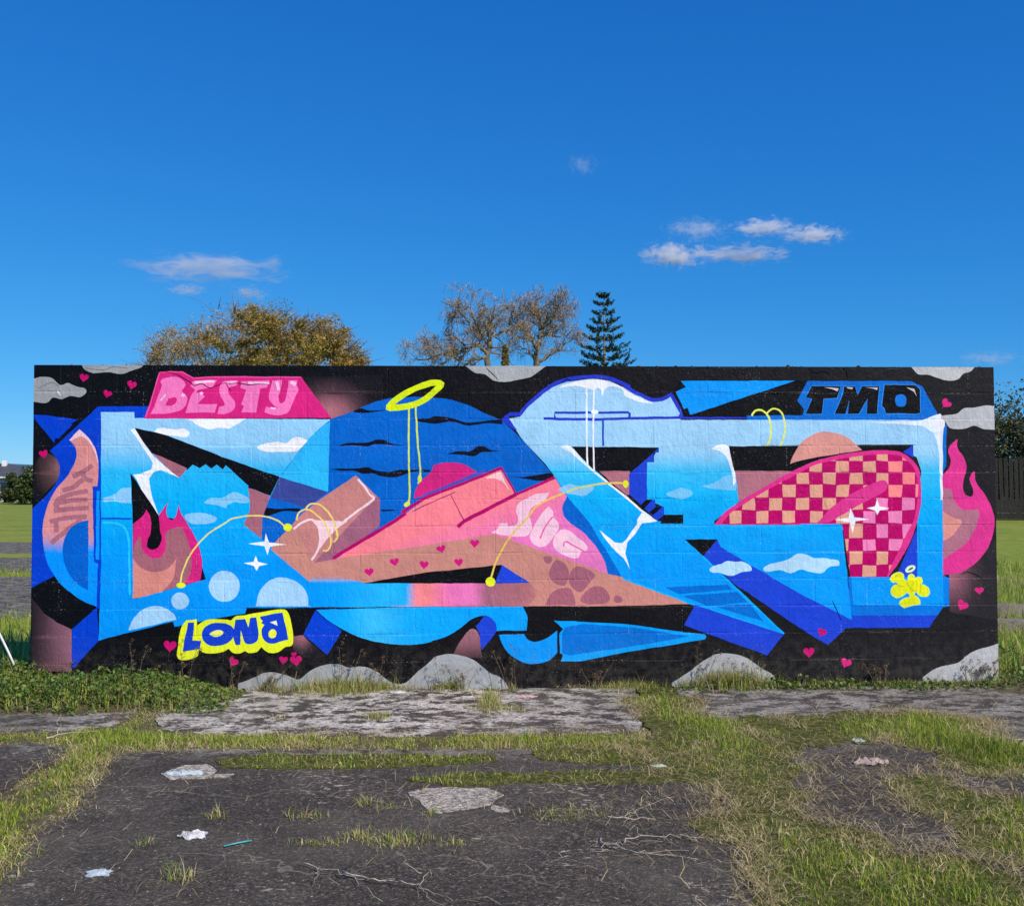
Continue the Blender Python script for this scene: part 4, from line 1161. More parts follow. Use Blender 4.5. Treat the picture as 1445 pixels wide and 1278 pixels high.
def build_bank():
    """leafy low weeds against the left third of the wall and round its right end"""
    s = Soup()
    W = np.array([[.075, .15, .022], [.11, .20, .03], [.17, .26, .05], [.045, .095, .02], [.21, .22, .07]])
    for x0, x1, y0, y1, n, top in ((-3.4, 1.58, -.78, .25, 22000, .115), (6.9, 9.2, -.40, .5, 4200, .16), (4.6, 7.1, -.22, -.02, 1500, .05)):
        X = rng.uniform(x0, x1, n); Y = rng.uniform(y0, y1, n)
        k = ~((X > -.02) & (X < 7.22) & (Y > -.015) & (Y < .21))
        f = np.minimum(1, np.minimum((X - x0), (x1 - X)) / .45) * np.minimum(1, (Y - y0) / .16)
        k &= rng.random(n) < np.clip(f + .15 + vnoise(X, Y, 3, 11) * .5, 0, 1)
        X, Y, f = X[k], Y[k], np.clip(f[k], .12, 1); n = len(X)
        g = np.array([ground_h(a, b) for a, b in zip(X, Y)])
        top_h = top * f * (1 + .7 * vnoise(X, Y, 2.3, 1) + .5 * vnoise(X, Y, 8, 2))
        Z = np.maximum(g, -.012) + .008 + np.abs(top_h) * rng.random(n) ** .55
        s.add(*leaf_quads(np.stack([X, Y, Z], 1), rng.uniform(.014, .042, n), pick(W, n), .5, .62))
        m = n // 3
        i = rng.integers(0, n, m)
        s.add(*blades(X[i], Y[i], g[i], np.abs(top_h[i]) * rng.uniform(.5, 1.05, m) + .015, rng.uniform(.003, .006, m), np.abs(rng.normal(.3, .3, m)).clip(0, 1.3), pick(GREEN, m)))
    tag(s.build("leafy_weeds", M_LEAF), "low leafy green weeds banked against the foot of the painted wall", "weeds", kind="stuff")
build_bank()
# ================================================================== BACKGROUND: trees, hedges, fence, houses
def bark_material(name, c1, c2):
    t = NT(name)
    pos = t.pos()
    col = t.ramp(t.noise(t.scaled(pos, (1, 1, .3)), 5, 5, .7), [(.3, c1), (.7, c2)])
    return t.done(col, .9, t.bump(t.noise(t.scaled(pos, (1, 1, .25)), 18, 4), .6, .03), .2)
M_BARK = bark_material("grey_bark", (.10, .085, .065), (.26, .22, .17))
M_BARK2 = bark_material("brown_bark", (.05, .035, .025), (.12, .09, .065))
M_TWIGGY = bark_material("tan_twigs", (.24, .18, .11), (.48, .37, .25))
M_CROWN = leaf_material("crown_leaves", .55, .25)

class Tubes:
    """tapered limbs, one mesh"""
    def __init__(self): self.v, self.f = [], []
    def path(self, pts, radii, sides=5):
        rings = []
        up = Vector((.3, .2, 1)).normalized()
        for i, p in enumerate(pts):
            a = pts[max(i - 1, 0)]; b = pts[min(i + 1, len(pts) - 1)]
            d = (Vector(b) - Vector(a)).normalized()
            u = d.cross(up)
            if u.length < .1: u = d.cross(Vector((1, 0, 0)))
            u.normalize(); w = d.cross(u)
            ring = []
            for k in range(sides):
                an = 2 * math.pi * k / sides
                ring.append(len(self.v))
                self.v.append(tuple(Vector(p) + (u * math.cos(an) + w * math.sin(an)) * radii[i]))
            rings.append(ring)
        for r0, r1 in zip(rings, rings[1:]):
            for k in range(sides):
                self.f.append((r0[k], r0[(k + 1) % sides], r1[(k + 1) % sides], r1[k]))
        self.f.append(tuple(rings[-1])); self.f.append(tuple(rings[0][::-1]))
    def build(self, name, mat, parent=None, smooth=True):
        return mesh_obj(name, self.v, self.f, mat, parent, smooth=smooth)

def grow(tub, p, d, length, r, depth, R, tips, spread=.75, lift=.12, droop=0.0, sides=5, split=(2, 3)):
    """one limb, then its branches"""
    n = max(3, int(length / .5)) if depth > 1 else 3
    pts, rad = [p], [r]
    q, dd = Vector(p), Vector(d)
    for i in range(n):
        dd = (dd + Vector((R.gauss(0, .16), R.gauss(0, .16), R.gauss(0, .12) + lift * .3 - droop * (i / n)))).normalized()
        q = q + dd * (length / n)
        pts.append(tuple(q)); rad.append(r * (1 - .45 * (i + 1) / n))
    tub.path(pts, rad, sides if depth > 1 else 3)
    tips.append((Vector(pts[-1]), dd.copy(), depth))
    if depth <= 0: return
    for k in range(R.randint(*split) + (1 if depth > 2 else 0)):
        i = R.randint(max(1, n // 3), n) if k else n
        base = Vector(pts[i])
        ax = Vector((R.gauss(0, 1), R.gauss(0, 1), R.gauss(0, .6)))
        nd = (dd + ax.normalized() * spread).normalized()
        nd.z += lift
        grow(tub, tuple(base), tuple(nd.normalized()), length * R.uniform(.55, .82), rad[i] * .68, depth - 1, R, tips, spread, lift, droop, max(3, sides - 1), split)

def clump_leaves(n, centers, radii, sizes, cols, droop=.2, aspect=.45, shell=.55):
    c = rng.integers(0, len(centers), n)
    d = rng.normal(0, 1, (n, 3)); d /= np.linalg.norm(d, axis=1)[:, None]
    r = (rng.random(n) ** shell)[:, None]
    P = centers[c] + d * r * radii[c]
    return leaf_quads(P, rng.uniform(*sizes, n), pick(cols, n) * (.8 + .4 * rng.random(len(centers)))[c][:, None], droop, aspect)

def at_px(px, depth):
    """a spot on the ground: seen at that column, that far behind the wall line"""
    d = ray(px, 684.5); t = (depth - CAM_LOC.y) / d.y
    return CAM_LOC.x + d.x * t

# ---- turning willow: broad rounded crown, olive and rust
def autumn_willow():
    D = 52.0; x = at_px(372, D); sc = (D - CAM_LOC.y) / 1450
    R = random.Random(3)
    root = empty("willow_tree", (x, D, 0))
    tag(root, "broad bushy tree with olive and rust coloured autumn leaves behind the wall", "tree")
    H = (684.5 - 424) * sc + 1.5
    tub, tips = Tubes(), []
    tub.path([(0, 0, -.2), (.1, 0, 1.2), (.0, .1, 2.4)], [.42, .34, .3], 8)
    for k in range(9):
        a = 2 * math.pi * k / 9 + R.uniform(-.3, .3)
        grow(tub, (0, .1, 1.6 + .1 * k), (math.cos(a) * .8, math.sin(a) * .8, .75), R.uniform(2.4, 3.2), .17, 3, R, tips, .7, .16)
    tub.build("trunk", M_BARK2, root)
    # silhouette of the crown: (offset from the trunk in photo columns, crown top row)
    prof = [(-165, 512), (-155, 480), (-135, 470), (-118, 472), (-100, 466), (-82, 455), (-66, 446), (-45, 438), (-30, 428), (-12, 425), (5, 434), (25, 438), (45, 440), (62, 436), (80, 440), (97, 446), (112, 458), (125, 476), (137, 500), (140, 515)]
    px = np.array([p[0] for p in prof]) * sc; pt = (684.5 - np.array([p[1] for p in prof])) * sc + 1.5
    cs, rs = [], []
    for i in range(620):
        u = R.uniform(px[0], px[-1]); top = float(np.interp(u, px, pt))
        z = 2.2 + (top - 2.2 - .4) * R.random() ** .55
        v = R.gauss(0, 1) * 2.6 * math.sqrt(max(.05, 1 - (u / (px[-1] * 1.15)) ** 2))
        cs.append((u, v, z)); r = R.uniform(.35, .95); rs.append((r, r, r * .75))
    cs, rs = np.array(cs), np.array(rs)
    OL = np.array([[.34, .24, .05], [.40, .29, .06], [.26, .20, .04], [.44, .27, .07], [.18, .15, .03]])
    RU = np.array([[.42, .23, .07], [.48, .30, .11], [.38, .28, .15], [.32, .24, .09]])
    s = Soup()
    right = cs[:, 0] + rng.normal(0, 1.6, len(cs)) > -1.2
    s.add(*clump_leaves(62000, cs[right], rs[right], (.08, .19), OL, .1, .42, .6))
    s.add(*clump_leaves(30000, cs[~right], rs[~right], (.07, .16), np.concatenate([OL[:3], RU]), .1, .42, .6))
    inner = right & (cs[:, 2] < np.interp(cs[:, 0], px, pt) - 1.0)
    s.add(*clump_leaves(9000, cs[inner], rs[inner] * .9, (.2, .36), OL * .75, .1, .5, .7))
    up = cs[:, 2] > np.interp(cs[:, 0], px, pt) - 2.0
    s.add(*clump_leaves(7000, cs[up], rs[up] * 1.35, (.08, .2), RU, .1, .4, .4))
    cr = s.build("crown", M_CROWN, root)
    # thin twigs standing out of the outline
    tw = Tubes()
    for i in range(330):
        c = cs[R.randrange(len(cs))]
        u, top = c[0], float(np.interp(c[0], px, pt))
        a = Vector((c[0], c[1], max(c[2], top - 1.4)))
        b = a + Vector((R.gauss(u * .12, .5), R.gauss(0, .4), R.uniform(.3, .95)))
        m = a.lerp(b, .5) + Vector((R.gauss(0, .15), 0, R.gauss(0, .1)))
        tw.path([tuple(a), tuple(m), tuple(b)], [.022, .016, .007], 3)
    tw.build("twigs", M_BARK, root)["kind"] = "stuff"
autumn_willow()

# ---- bare trees: measured limbs, then branching twigs
def bare_tree(px0, D, limbs, seed, label, leafy):
    sc = (D - CAM_LOC.y) / 1450
    R = random.Random(seed)
    root = empty("bare_tree", (at_px(px0, D), D, 0))
    tag(root, label, "tree")
    def W(p): return Vector(((560 + p[0] / 4.337 - px0) * sc, 0, (684.5 - 420 - p[1] / 4.337) * sc + 1.5))
    tub, tw, tips = Tubes(), Tubes(), []
    for li, (r0, pts) in enumerate(limbs):
        P3 = [W(p) for p in pts]
        if li == 0: P3 = [Vector((P3[0].x * .6, 0, -.2)), Vector((P3[0].x * .8, 0, P3[0].z * .5))] + P3
        ys = R.uniform(-1.6, 1.6)
        q, rad = [], []
        n = len(P3)
        for i in range(n):
            P3[i].y = 0 if li == 0 else ys * i / n
        for i in range(n - 1):
            for k in range(4):
                v = P3[i].lerp(P3[i + 1], k / 4)
                q.append(v + Vector((R.gauss(0, .05), R.gauss(0, .05), R.gauss(0, .05)))); rad.append(r0 * (1 - .75 * (i + k / 4) / n))
        q.append(P3[-1]); rad.append(r0 * .2)
        tub.path([tuple(v) for v in q], rad, 6)
        for k in range(int(3 + len(q) * .55)):
            i = R.randrange(1 if li else len(q) // 2, len(q))
            d = (q[i] - q[i - 1]).normalized() + Vector((R.gauss(0, .8), R.gauss(0, .8), R.gauss(.25, .6)))
            grow(tub, tuple(q[i]), tuple(d.normalized()), R.uniform(.35, .85), max(rad[i] * .42, .018), 2, R, tips, .7, .06, .06, 4)
    ends = [t for t in tips if t[2] <= 1]
    for p, d, dep in ends:
        for k in range(2):
            b = p + d * R.uniform(.1, .35) + Vector((R.gauss(0, .18), R.gauss(0, .2), R.gauss(.0, .18)))
            e = b + Vector((R.gauss(0, .12), R.gauss(0, .15), -R.uniform(.05, .5)))
            tw.path([tuple(p), tuple(b), tuple(e)], [.014, .010, .006], 3)
    tub.build("trunk", M_BARK, root)
    tw.build("twigs", M_TWIGGY, root)["kind"] = "stuff"
    E = np.array([tuple(t[0]) for t in ends])
    s = Soup()
    s.add(*clump_leaves(leafy, E, np.full((len(E), 3), .26), (.07, .16), np.array([[.46, .34, .20], [.36, .28, .17], [.52, .38, .19], [.26, .20, .11]]), .0, .35, .6))
    s.build("leaf_clusters", M_CROWN, root)
bare_tree(690, 50, [(.24, [(555, 430), (560, 330), (566, 260), (560, 180), (575, 140)]), (.10, [(562, 300), (510, 200), (480, 150), (452, 80)]), (.09, [(565, 250), (620, 220), (650, 200), (705, 190)]),
                    (.12, [(560, 330), (500, 290), (440, 310), (400, 360), (370, 420)]), (.08, [(520, 230), (440, 170), (400, 110), (368, 68)]), (.085, [(430, 312), (330, 335), (250, 345), (180, 370), (96, 368)]),
                    (.07, [(440, 310), (360, 250), (285, 205)]), (.06, [(390, 385), (300, 350), (235, 265)]), (.10, [(545, 360), (470, 375), (410, 425)]), (.06, [(330, 335), (290, 390), (240, 420)])],
          11, "bare grey tree with low spreading limbs left of the small brown conifer", 4200)
bare_tree(757, 53, [(.24, [(850, 430), (855, 330), (862, 280), (886, 222), (890, 170), (862, 120), (842, 60)]), (.12, [(856, 300), (826, 255), (780, 215), (740, 180), (690, 165), (700, 110), (716, 66)]),
                    (.08, [(880, 230), (940, 225), (1000, 230), (1038, 208)]), (.11, [(852, 405), (900, 370), (960, 320), (1020, 290), (1084, 240)]), (.08, [(890, 190), (950, 130), (990, 60), (962, 40)]),
                    (.06, [(838, 340), (790, 310), (740, 300)]), (.07, [(890, 170), (930, 110), (1000, 80), (1100, 92)]), (.05, [(800, 235), (770, 170), (790, 100)])],
          23, "tall bare tree with one long limb reaching towards the dark pine", 2600)

def small_conifer():
    D = 46; sc = (D - CAM_LOC.y) / 1450
    root = empty("brown_conifer", (at_px(713, D), D, 0))
    tag(root, "small narrow brown conifer just above the wall top", "tree")
    tub = Tubes(); H = (684.5 - 486) * sc + 1.5
    tub.path([(0, 0, -.2), (0, 0, H * .9)], [.14, .03], 6); tub.build("trunk", M_BARK2, root)
    n = 5000
    z = rng.random(n) * (H - .8) + .8
    rr = (.12 + .75 * (1 - (z - .8) / (H - .8))) * rng.random(n) ** .5
    a = rng.uniform(0, 2 * np.pi, n)
    s = Soup(); s.add(*leaf_quads(np.stack([rr * np.cos(a), rr * np.sin(a), z], 1), rng.uniform(.1, .22, n), pick(np.array([[.26, .19, .06], [.34, .24, .09], [.18, .15, .05]]), n), .0, .4))
    s.build("crown", M_CROWN, root)
small_conifer()

# ---- Norfolk pine: even whorls of upswept fingers
def norfolk_pine():
    D = 56; sc = (D - CAM_LOC.y) / 1450
    R = random.Random(5)
    H = (684.5 - 409) * sc + 1.5
    root = empty("norfolk_pine", (at_px(853.5, D), D, 0))
    tag(root, "tall dark green pine with tiered upswept branches behind the wall", "tree")
    tub = Tubes()
    tub.path([(0, 0, -.2), (.02, 0, H * .5), (0, 0, H * .985)], [.19, .11, .02], 7)
    s = Soup()
    half = 41 * sc / ((684.5 - 409) - (684.5 - 517)) / sc   # half width gained for each row below the tip
    z = H - .35; tier = 0
    GP = np.array([[.022, .050, .022], [.032, .066, .028], [.018, .040, .020], [.045, .080, .034]])
    while z > 2.2:
        Lb = min((H - z) * half * .86 + .15, 2.6)
        nb = 5 if tier < 3 else 7
        off = R.uniform(0, 6)
        for k in range(nb):
            a = off + 2 * math.pi * k / nb + R.gauss(0, .12)
            ca, sa = math.cos(a), math.sin(a)
            L_ = Lb * R.uniform(.74, 1.14)
            pts, rad = [], []
            for j in range(5):
                t = j / 4
                pts.append((ca * L_ * t, sa * L_ * t, z - .10 * L_ * math.sin(t * 2.4) + .30 * L_ * t * t))
                rad.append(.028 * (1 - .75 * t) * (.5 + Lb * .25))
            tub.path(pts, rad, 3)
            # fingers of foliage standing up off the branch
            m = max(3, int(L_ * 4.6))
            for j in range(m):
                t = .22 + .8 * (j + R.random()) / m
                t = min(t, 1.0)
                b = Vector((ca * L_ * t, sa * L_ * t, z - .10 * L_ * math.sin(t * 2.4) + .30 * L_ * t * t))
                side = R.choice((-1, 1)) * R.uniform(.2, .8)
                d = Vector((ca * .75 - sa * side, sa * .75 + ca * side, R.uniform(.35, .75))).normalized()
                fl = R.uniform(.34, .58) * (.75 + .1 * Lb)
                q = 34
                tt = rng.random(q)
                Pp = np.array(b)[None] + np.array(d)[None] * (tt * fl)[:, None] + rng.normal(0, .045, (q, 3))
                s.add(*leaf_quads(Pp, rng.uniform(.09, .17, q), pick(GP, q), .0, .5))
        z -= .52 + .12 * min(tier / 10, 1) + R.uniform(-.09, .09); tier += 1
    # tip rosette
    q = 60
    Pp = np.array([[0, 0, H - .12]]) + rng.normal(0, 1, (q, 3)) * np.array([.14, .14, .05]); s.add(*leaf_quads(Pp, rng.uniform(.06, .12, q), pick(GP, q)))
    tub.build("trunk", M_BARK, root); s.build("crown", M_CROWN, root)
norfolk_pine()

# ---- hedges and bushes on the far sides
def bush(name, label, cat, x, y, w, d, h, n, cols, size=(.12, .3), group=None, z0=0.0, lump=26):
    root = empty(name, (x, y, z0))
    tag(root, label, cat, group)
    R = random.Random(int(x * 7 + y * 3))
    cs, rs = [], []
    for i in range(lump):
        u, v = R.uniform(-1, 1), R.uniform(-1, 1)
        t = h * (1 - .35 * (u * u)) * R.uniform(.35, .97)
        cs.append((u * w / 2 * .9, v * d / 2 * .9, t * .86)); r = R.uniform(.10, .17) * h; rs.append((r * 1.2, r, r))
        cs.append((u * w / 2, v * d / 2, t * .4)); rs.append((r * 1.2, r, r))
    s = Soup(); s.add(*clump_leaves(n, np.array(cs), np.array(rs), size, cols, .3, .55, .5))
    s.build("crown", M_CROWN, root)
    tub = Tubes()
    tub.path([(0, 0, -.1), (R.gauss(0, .1), R.gauss(0, .1), h * .4), (R.gauss(0, .3), R.gauss(0, .2), h * .8)], [.1, .07, .02], 6)
    tub.build("trunk", M_BARK2, root)
    return root
DG = np.array([[.05, .075, .02], [.075, .10, .026], [.10, .125, .032], [.035, .055, .018]])
HG = np.array([[.07, .075, .026], [.10, .10, .036], [.16, .145, .065], [.045, .05, .02], [.085, .105, .03]])
def far(px, D): return at_px(px, D)
bush("round_bush", "rounded dark green bush at the field edge beside the grey roofed house", "bush", far(34, 82), 82, 3.4, 3, 3.0, 5000, DG, (.14, .34))
bush("tall_bush", "taller dark bush touching the left end of the wall skyline", "bush", far(52, 78), 78, 2.6, 2.4, 3.45, 5000, DG, (.14, .34))
bush("clipped_hedge", "long low brownish green hedge in front of the grey roofed house", "hedge", far(-40, 88), 88, 10.5, 2.2, 2.15, 12000, np.array([[.05, .045, .02], [.04, .05, .016], [.03, .035, .014]]), (.12, .3), lump=60)
bush("garden_tree", "dense olive green tree standing behind the dark picket fence", "tree", far(1436, 36), 36, 6.6, 4, 6.3, 40000, HG, (.08, .2), lump=110)
bush("garden_shrub", "smaller dark shrub standing behind the picket fence further along", "bush", far(1500, 34), 34, 4.6, 4, 5.6, 18000, HG, (.08, .2), lump=70)

# ---- dark picket fence running away on the right
M_FENCE = (lambda t: t.done(t.ramp(t.noise(t.scaled(t.pos(), (6, 6, .6)), 4, 5, .7), [(.3, (.020, .018, .016)), (.7, (.060, .054, .047))]), .85, t.bump(t.noise(t.scaled(t.pos(), (8, 8, .5)), 6, 4), .5, .01), .25))(NT("dark_weathered_timber"))
def box_mesh(x0, x1, y0, y1, z0, z1):
    v = [(x0, y0, z0), (x1, y0, z0), (x1, y1, z0), (x0, y1, z0), (x0, y0, z1), (x1, y0, z1), (x1, y1, z1), (x0, y1, z1)]
    f = [(0, 3, 2, 1), (4, 5, 6, 7), (0, 1, 5, 4), (1, 2, 6, 5), (2, 3, 7, 6), (3, 0, 4, 7)]
    return v, f
def shared_box(name, dims, mat, parent, bev=.006):
    x, y, z = dims
    bm = bmesh.new(); bmesh.ops.create_cube(bm, size=1)
    for v in bm.verts: v.co = Vector((v.co.x * x, v.co.y * y, v.co.z * z))
    if bev: bmesh.ops.bevel(bm, geom=bm.edges[:], offset=bev, segments=1, affect='EDGES')
    me = bpy.data.meshes.new(name); bm.to_mesh(me); bm.free(); me.materials.append(mat)
    return me
def put(name, me, parent, loc, rot=(0, 0, 0)):
    o = bpy.data.objects.new(name, me); COLL.objects.link(o); o.parent = parent; o.location = loc; o.rotation_euler = rot
    return o
def picket_fence():
    x0, y0 = far(1395, 31), 31.0
    ang = math.radians(-24)
    root = empty("picket_fence", (x0, y0, .0), ang)
    tag(root, "dark timber picket fence with added boards for the shade along its base", "fence")
    R = random.Random(2)
    top = 2.45; base = .95; Lf = 9.0
    pk = shared_box("picket", (.135, .022, top - base + .1), M_FENCE, root)
    for i in range(int(Lf / .175)):
        put("picket", pk, root, (.08 + i * .175, -.03, (top + base) / 2 + R.gauss(0, .012)), (0, R.gauss(0, .012), 0))
    rl = shared_box("rail", (Lf, .05, .09), M_FENCE, root)
    for z in (1.2, 1.62, 2.2): put("rail", rl, root, (Lf / 2, .008, z))
    bd = shared_box("shade_board", (Lf, .04, .24), M_FENCE, root)
    for k in range(4): put("shade_board", bd, root, (Lf / 2, -.035, .06 + k * .247))  # boards added to draw the dark band of shade below the pickets
    ps = shared_box("post", (.1, .1, 2.5), M_FENCE, root)
    for k in range(5): put("post", ps, root, (.05 + k * 2.22, .085, 1.2))
picket_fence()
# broken kerbs in the grass on the right
M_KERB = (lambda t: t.done(t.ramp(t.noise(t.pos(), 7, 6, .7), [(.3, (.12, .105, .085)), (.7, (.26, .235, .195))]), .9, t.bump(t.noise(t.pos(), 25, 5), .6, .02), .2))(NT("old_kerb_concrete"))
for (x, y, L_, rz, lab) in ((9.6, 2.7, 3.4, .04, "worn concrete kerb lying in the grass past the wall's right end"), (10.2, 4.0, 3.6, -.03, "second worn kerb further back in the grass behind the wall's right end")):
    bm = bmesh.new(); bmesh.ops.create_cube(bm, size=1)
    for v in bm.verts: v.co = Vector((v.co.x * L_, v.co.y * .22, v.co.z * .26))
    bmesh.ops.bevel(bm, geom=bm.edges[:], offset=.025, segments=2, affect='EDGES')
    bmesh.ops.subdivide_edges(bm, edges=[e for e in bm.edges if e.calc_length() > 1], cuts=24)
    for v in bm.verts: v.co += Vector((0, mnoise.noise(v.co * 3) * .03, mnoise.noise(v.co * 2 + Vector((9, 0, 0))) * .03))
    me = bpy.data.meshes.new("concrete_kerb"); bm.to_mesh(me); bm.free(); me.materials.append(M_KERB)
    o = bpy.data.objects.new("concrete_kerb", me); COLL.objects.link(o); o.location = (x, y, .0); o.rotation_euler = (0, 0, rz)
    tag(o, lab, "kerb")

# ---- house and long white building on the left skyline
M_ROOF = (lambda t: t.done(t.ramp(t.noise(t.pos(), 3, 4), [(.3, (.055, .056, .065)), (.7, (.085, .086, .095))]), .6, None, .4))(NT("grey_metal_roof"))
M_RENDER = (lambda t: t.done(t.ramp(t.noise(t.pos(), 2, 4), [(.3, (.42, .42, .40)), (.7, (.55, .54, .52))]), .8))(NT("pale_render"))
M_WHITE = (lambda t: t.done(t.ramp(t.noise(t.pos(), .5, 3), [(.3, (.70, .72, .74)), (.7, (.80, .81, .82))]), .6))(NT("white_cladding"))
M_BLUE = (lambda t: t.done(t.ramp(t.noise(t.pos(), 1, 3), [(.3, (.06, .13, .24)), (.7, (.08, .17, .30))]), .5))(NT("blue_fascia"))
M_PANE = (lambda t: t.done(t.ramp(t.noise(t.pos(), 1, 2), [(.3, (.02, .025, .03)), (.7, (.04, .045, .05))]), .1, None, .6))(NT("dark_glass"))
def grey_house():
    D = 96.0; x = far(-6, D)
    root = empty("grey_roofed_house", (x, D, 0))
    tag(root, "single storey house with dark grey hipped roof beyond the field", "house")
    w, d, h, r = 7.6, 7, 2.35, 3.75
    put("wall", shared_box("wall", (w, d, h), M_RENDER, root, 0), root, (0, 0, h / 2))
    e = .45
    v = [(-w/2-e, -d/2-e, h), (w/2+e, -d/2-e, h), (w/2+e, d/2+e, h), (-w/2-e, d/2+e, h), (-w/2+2.0, 0, r), (w/2-2.6, 0, r)]
    rf = mesh_obj("roof", v, [(0, 1, 5, 4), (1, 2, 5), (2, 3, 4, 5), (3, 0, 4), (3, 2, 1, 0)], M_ROOF, root)
    put("chimney", shared_box("chimney", (.42, .4, .7), M_WHITE, rf, .03), rf, (1.1, -.6, r - .1))
    put("skylight", shared_box("skylight", (.6, .8, .08), M_WHITE, rf, .02), rf, (-1.0, -2.1, 3.0), (math.radians(20), 0, 0))
    fr = shared_box("window", (1.3, .08, 1.1), M_WHITE, root, .02); pn = shared_box("pane", (1.1, .02, .9), M_PANE, root, 0)
    for k in (-2.2, 0.3, 2.6):
        wd = put("window", fr, root, (k, -d / 2 - .03, 1.4)); put("pane", pn, wd, (0, -.045, 0))
    put("gutter", shared_box("gutter", (w + 2 * e, .12, .14), M_WHITE, root, .02), root, (0, -d / 2 - e - .05, h - .02))
grey_house()
def white_shed():
    D = 150.0; x = far(-40, D)
    root = empty("white_warehouse", (x, D, 0))
    tag(root, "long low white building with a blue fascia on the far skyline", "building")
    w = 15.5
    put("wall", shared_box("wall", (w, 12, 4.4), M_WHITE, root, 0), root, (0, 0, 2.2))
    put("roof", shared_box("roof", (w + .6, 12.6, .35), M_BLUE, root, .05), root, (0, 0, 4.6))
    pn = shared_box("window", (2.0, .1, 1.2), M_PANE, root, .02)
    for k in range(5): put("window", pn, root, (-6 + k * 3, -6.02, 2.6))
white_shed()
# ================================================================== SMALL THINGS
def flat_material(name, c1, c2, rough=.6, scale=30):
    t = NT(name)
    return t.done(t.ramp(t.noise(t.objco(), scale, 4, .6), [(.3, c1), (.7, c2)]), rough, t.bump(t.noise(t.objco(), scale * 2, 3), .3, .004), .4)
M_TWIG = flat_material("grey_dead_wood", (.28, .24, .18), (.55, .49, .40), .9, 40)
M_RAG = flat_material("dirty_white_plastic", (.30, .31, .32), (.66, .66, .66), .5, 25)
M_BLUEBAG = flat_material("blue_plastic", (.01, .14, .50), (.05, .32, .70), .35, 20)
M_PINKRAG = flat_material("faded_pink_cloth", (.26, .19, .18), (.46, .38, .36), .85, 30)
M_PALEBLUE = flat_material("pale_blue_plastic", (.24, .32, .37), (.50, .57, .61), .5, 30)
M_TEAL = flat_material("teal_plastic", (.05, .30, .34), (.10, .42, .45), .45, 30)
M_PIPE = flat_material("white_pipe", (.60, .60, .60), (.78, .78, .78), .45, 12)
M_STALK = flat_material("dry_stalk", (.10, .075, .045), (.26, .20, .12), .9, 40)
M_DEAD = leaf_material("dry_stems", .8, .15)

def crumple(name, label, cat, px, py, w, d, h, mat, seed, rz=0.0, group=None):
    """a crumpled scrap with folds and thickness"""
    x, y = on_ground(px, py)
    R = random.Random(seed)
    n = 14
    rows = []
    for side in (0, 1):
        for j in range(n + 1):
            for i in range(n + 1):
                u, v = i / n * 2 - 1, j / n * 2 - 1
                k = max(abs(u), abs(v)); q = math.hypot(u, v) or 1
                ang = math.atan2(v, u)
                rim = .78 + .26 * math.sin(ang * 2 + seed) * math.sin(ang * 3 + seed * 2) + .10 * mnoise.noise((math.cos(ang) * 3 + seed, math.sin(ang) * 3, 5))
                rr = (k / q) ** .5 * rim
                f1 = abs(mnoise.noise((u * 1.7 + seed, v * 2.2, 2))); f2 = abs(mnoise.noise((u * 4.1 - seed, v * 3.6, 7)))
                z = h * (.15 + 1.3 * f1 + .6 * f2) * (1 - .55 * k ** 3)
                rows.append((u * rr * w * .42, v * rr * d * .42, max(z, .003) - side * .003))
    f = []
    N = (n + 1) ** 2
    for j in range(n):
        for i in range(n):
            a = j * (n + 1) + i
            f.append((a, a + 1, a + n + 2, a + n + 1)); f.append((N + a, N + a + n + 1, N + a + n + 2, N + a + 1))
    edge = [i for i in range(n)] + [n + j * (n + 1) for j in range(n)] + [N - 1 - i for i in range(n)] + [(n - j) * (n + 1) for j in range(n)]
    for a, b in zip(edge, edge[1:] + edge[:1]): f.append((a, N + a, N + b, b))
    o = mesh_obj(name, rows, f, mat, None, smooth=False)
    o.location = (x, y, slab_h(x, y) + .001); o.rotation_euler = (0, 0, rz)
    return tag(o, label, cat, group)
crumple("plastic_wrapper", "crumpled bright blue plastic wrapper at the foot of the wall", "litter", 374, 969, .10, .09, .07, M_BLUEBAG, 3)
crumple("plastic_scrap", "small white and blue scrap tucked beside the weeds below the yellow tag", "litter", 322, 962, .10, .08, .06, flat_material("violet_plastic", (.30, .32, .55), (.55, .58, .75), .4, 30), 5)
crumple("cloth_rag", "faded pinkish cloth rag on the small asphalt piece among dry grass", "litter", 1228, 1076, .26, .13, .03, M_PINKRAG, 8, .1)
crumple("plastic_scrap", "torn dirty white plastic piece on the dark asphalt", "litter", 269, 1180, .17, .13, .025, M_RAG, 12, -.1)
crumple("plastic_scrap", "flat pale blue oval scrap on the asphalt near the straw edge", "litter", 142, 1232, .14, .11, .012, M_PALEBLUE, 15)
crumple("plastic_scrap", "flattened bluish white wrapper lying over the pale bare patch", "litter", 262, 1092, .28, .09, .02, M_PALEBLUE, 21)
crumple("plastic_scrap", "crushed greyish scrap in the straw beside the rag", "litter", 1212, 1046, .10, .07, .02, M_PALEBLUE, 24)
crumple("plastic_scrap", "long pinkish paint skin flake lying close to the wall foot", "litter", 742, 983, .22, .10, .012, flat_material("pink_skin", (.45, .22, .24), (.62, .40, .42), .6, 30), 30)
crumple("plastic_scrap", "flat pale flake between the weeds and the painted grey clouds", "litter", 560, 978, .17, .08, .012, M_RAG, 33)
crumple("plastic_scrap", "pale greenish flake half hidden in the grass strip", "litter", 928, 1082, .12, .06, .015, flat_material("green_skin", (.36, .50, .42), (.52, .62, .54), .6, 30), 37)

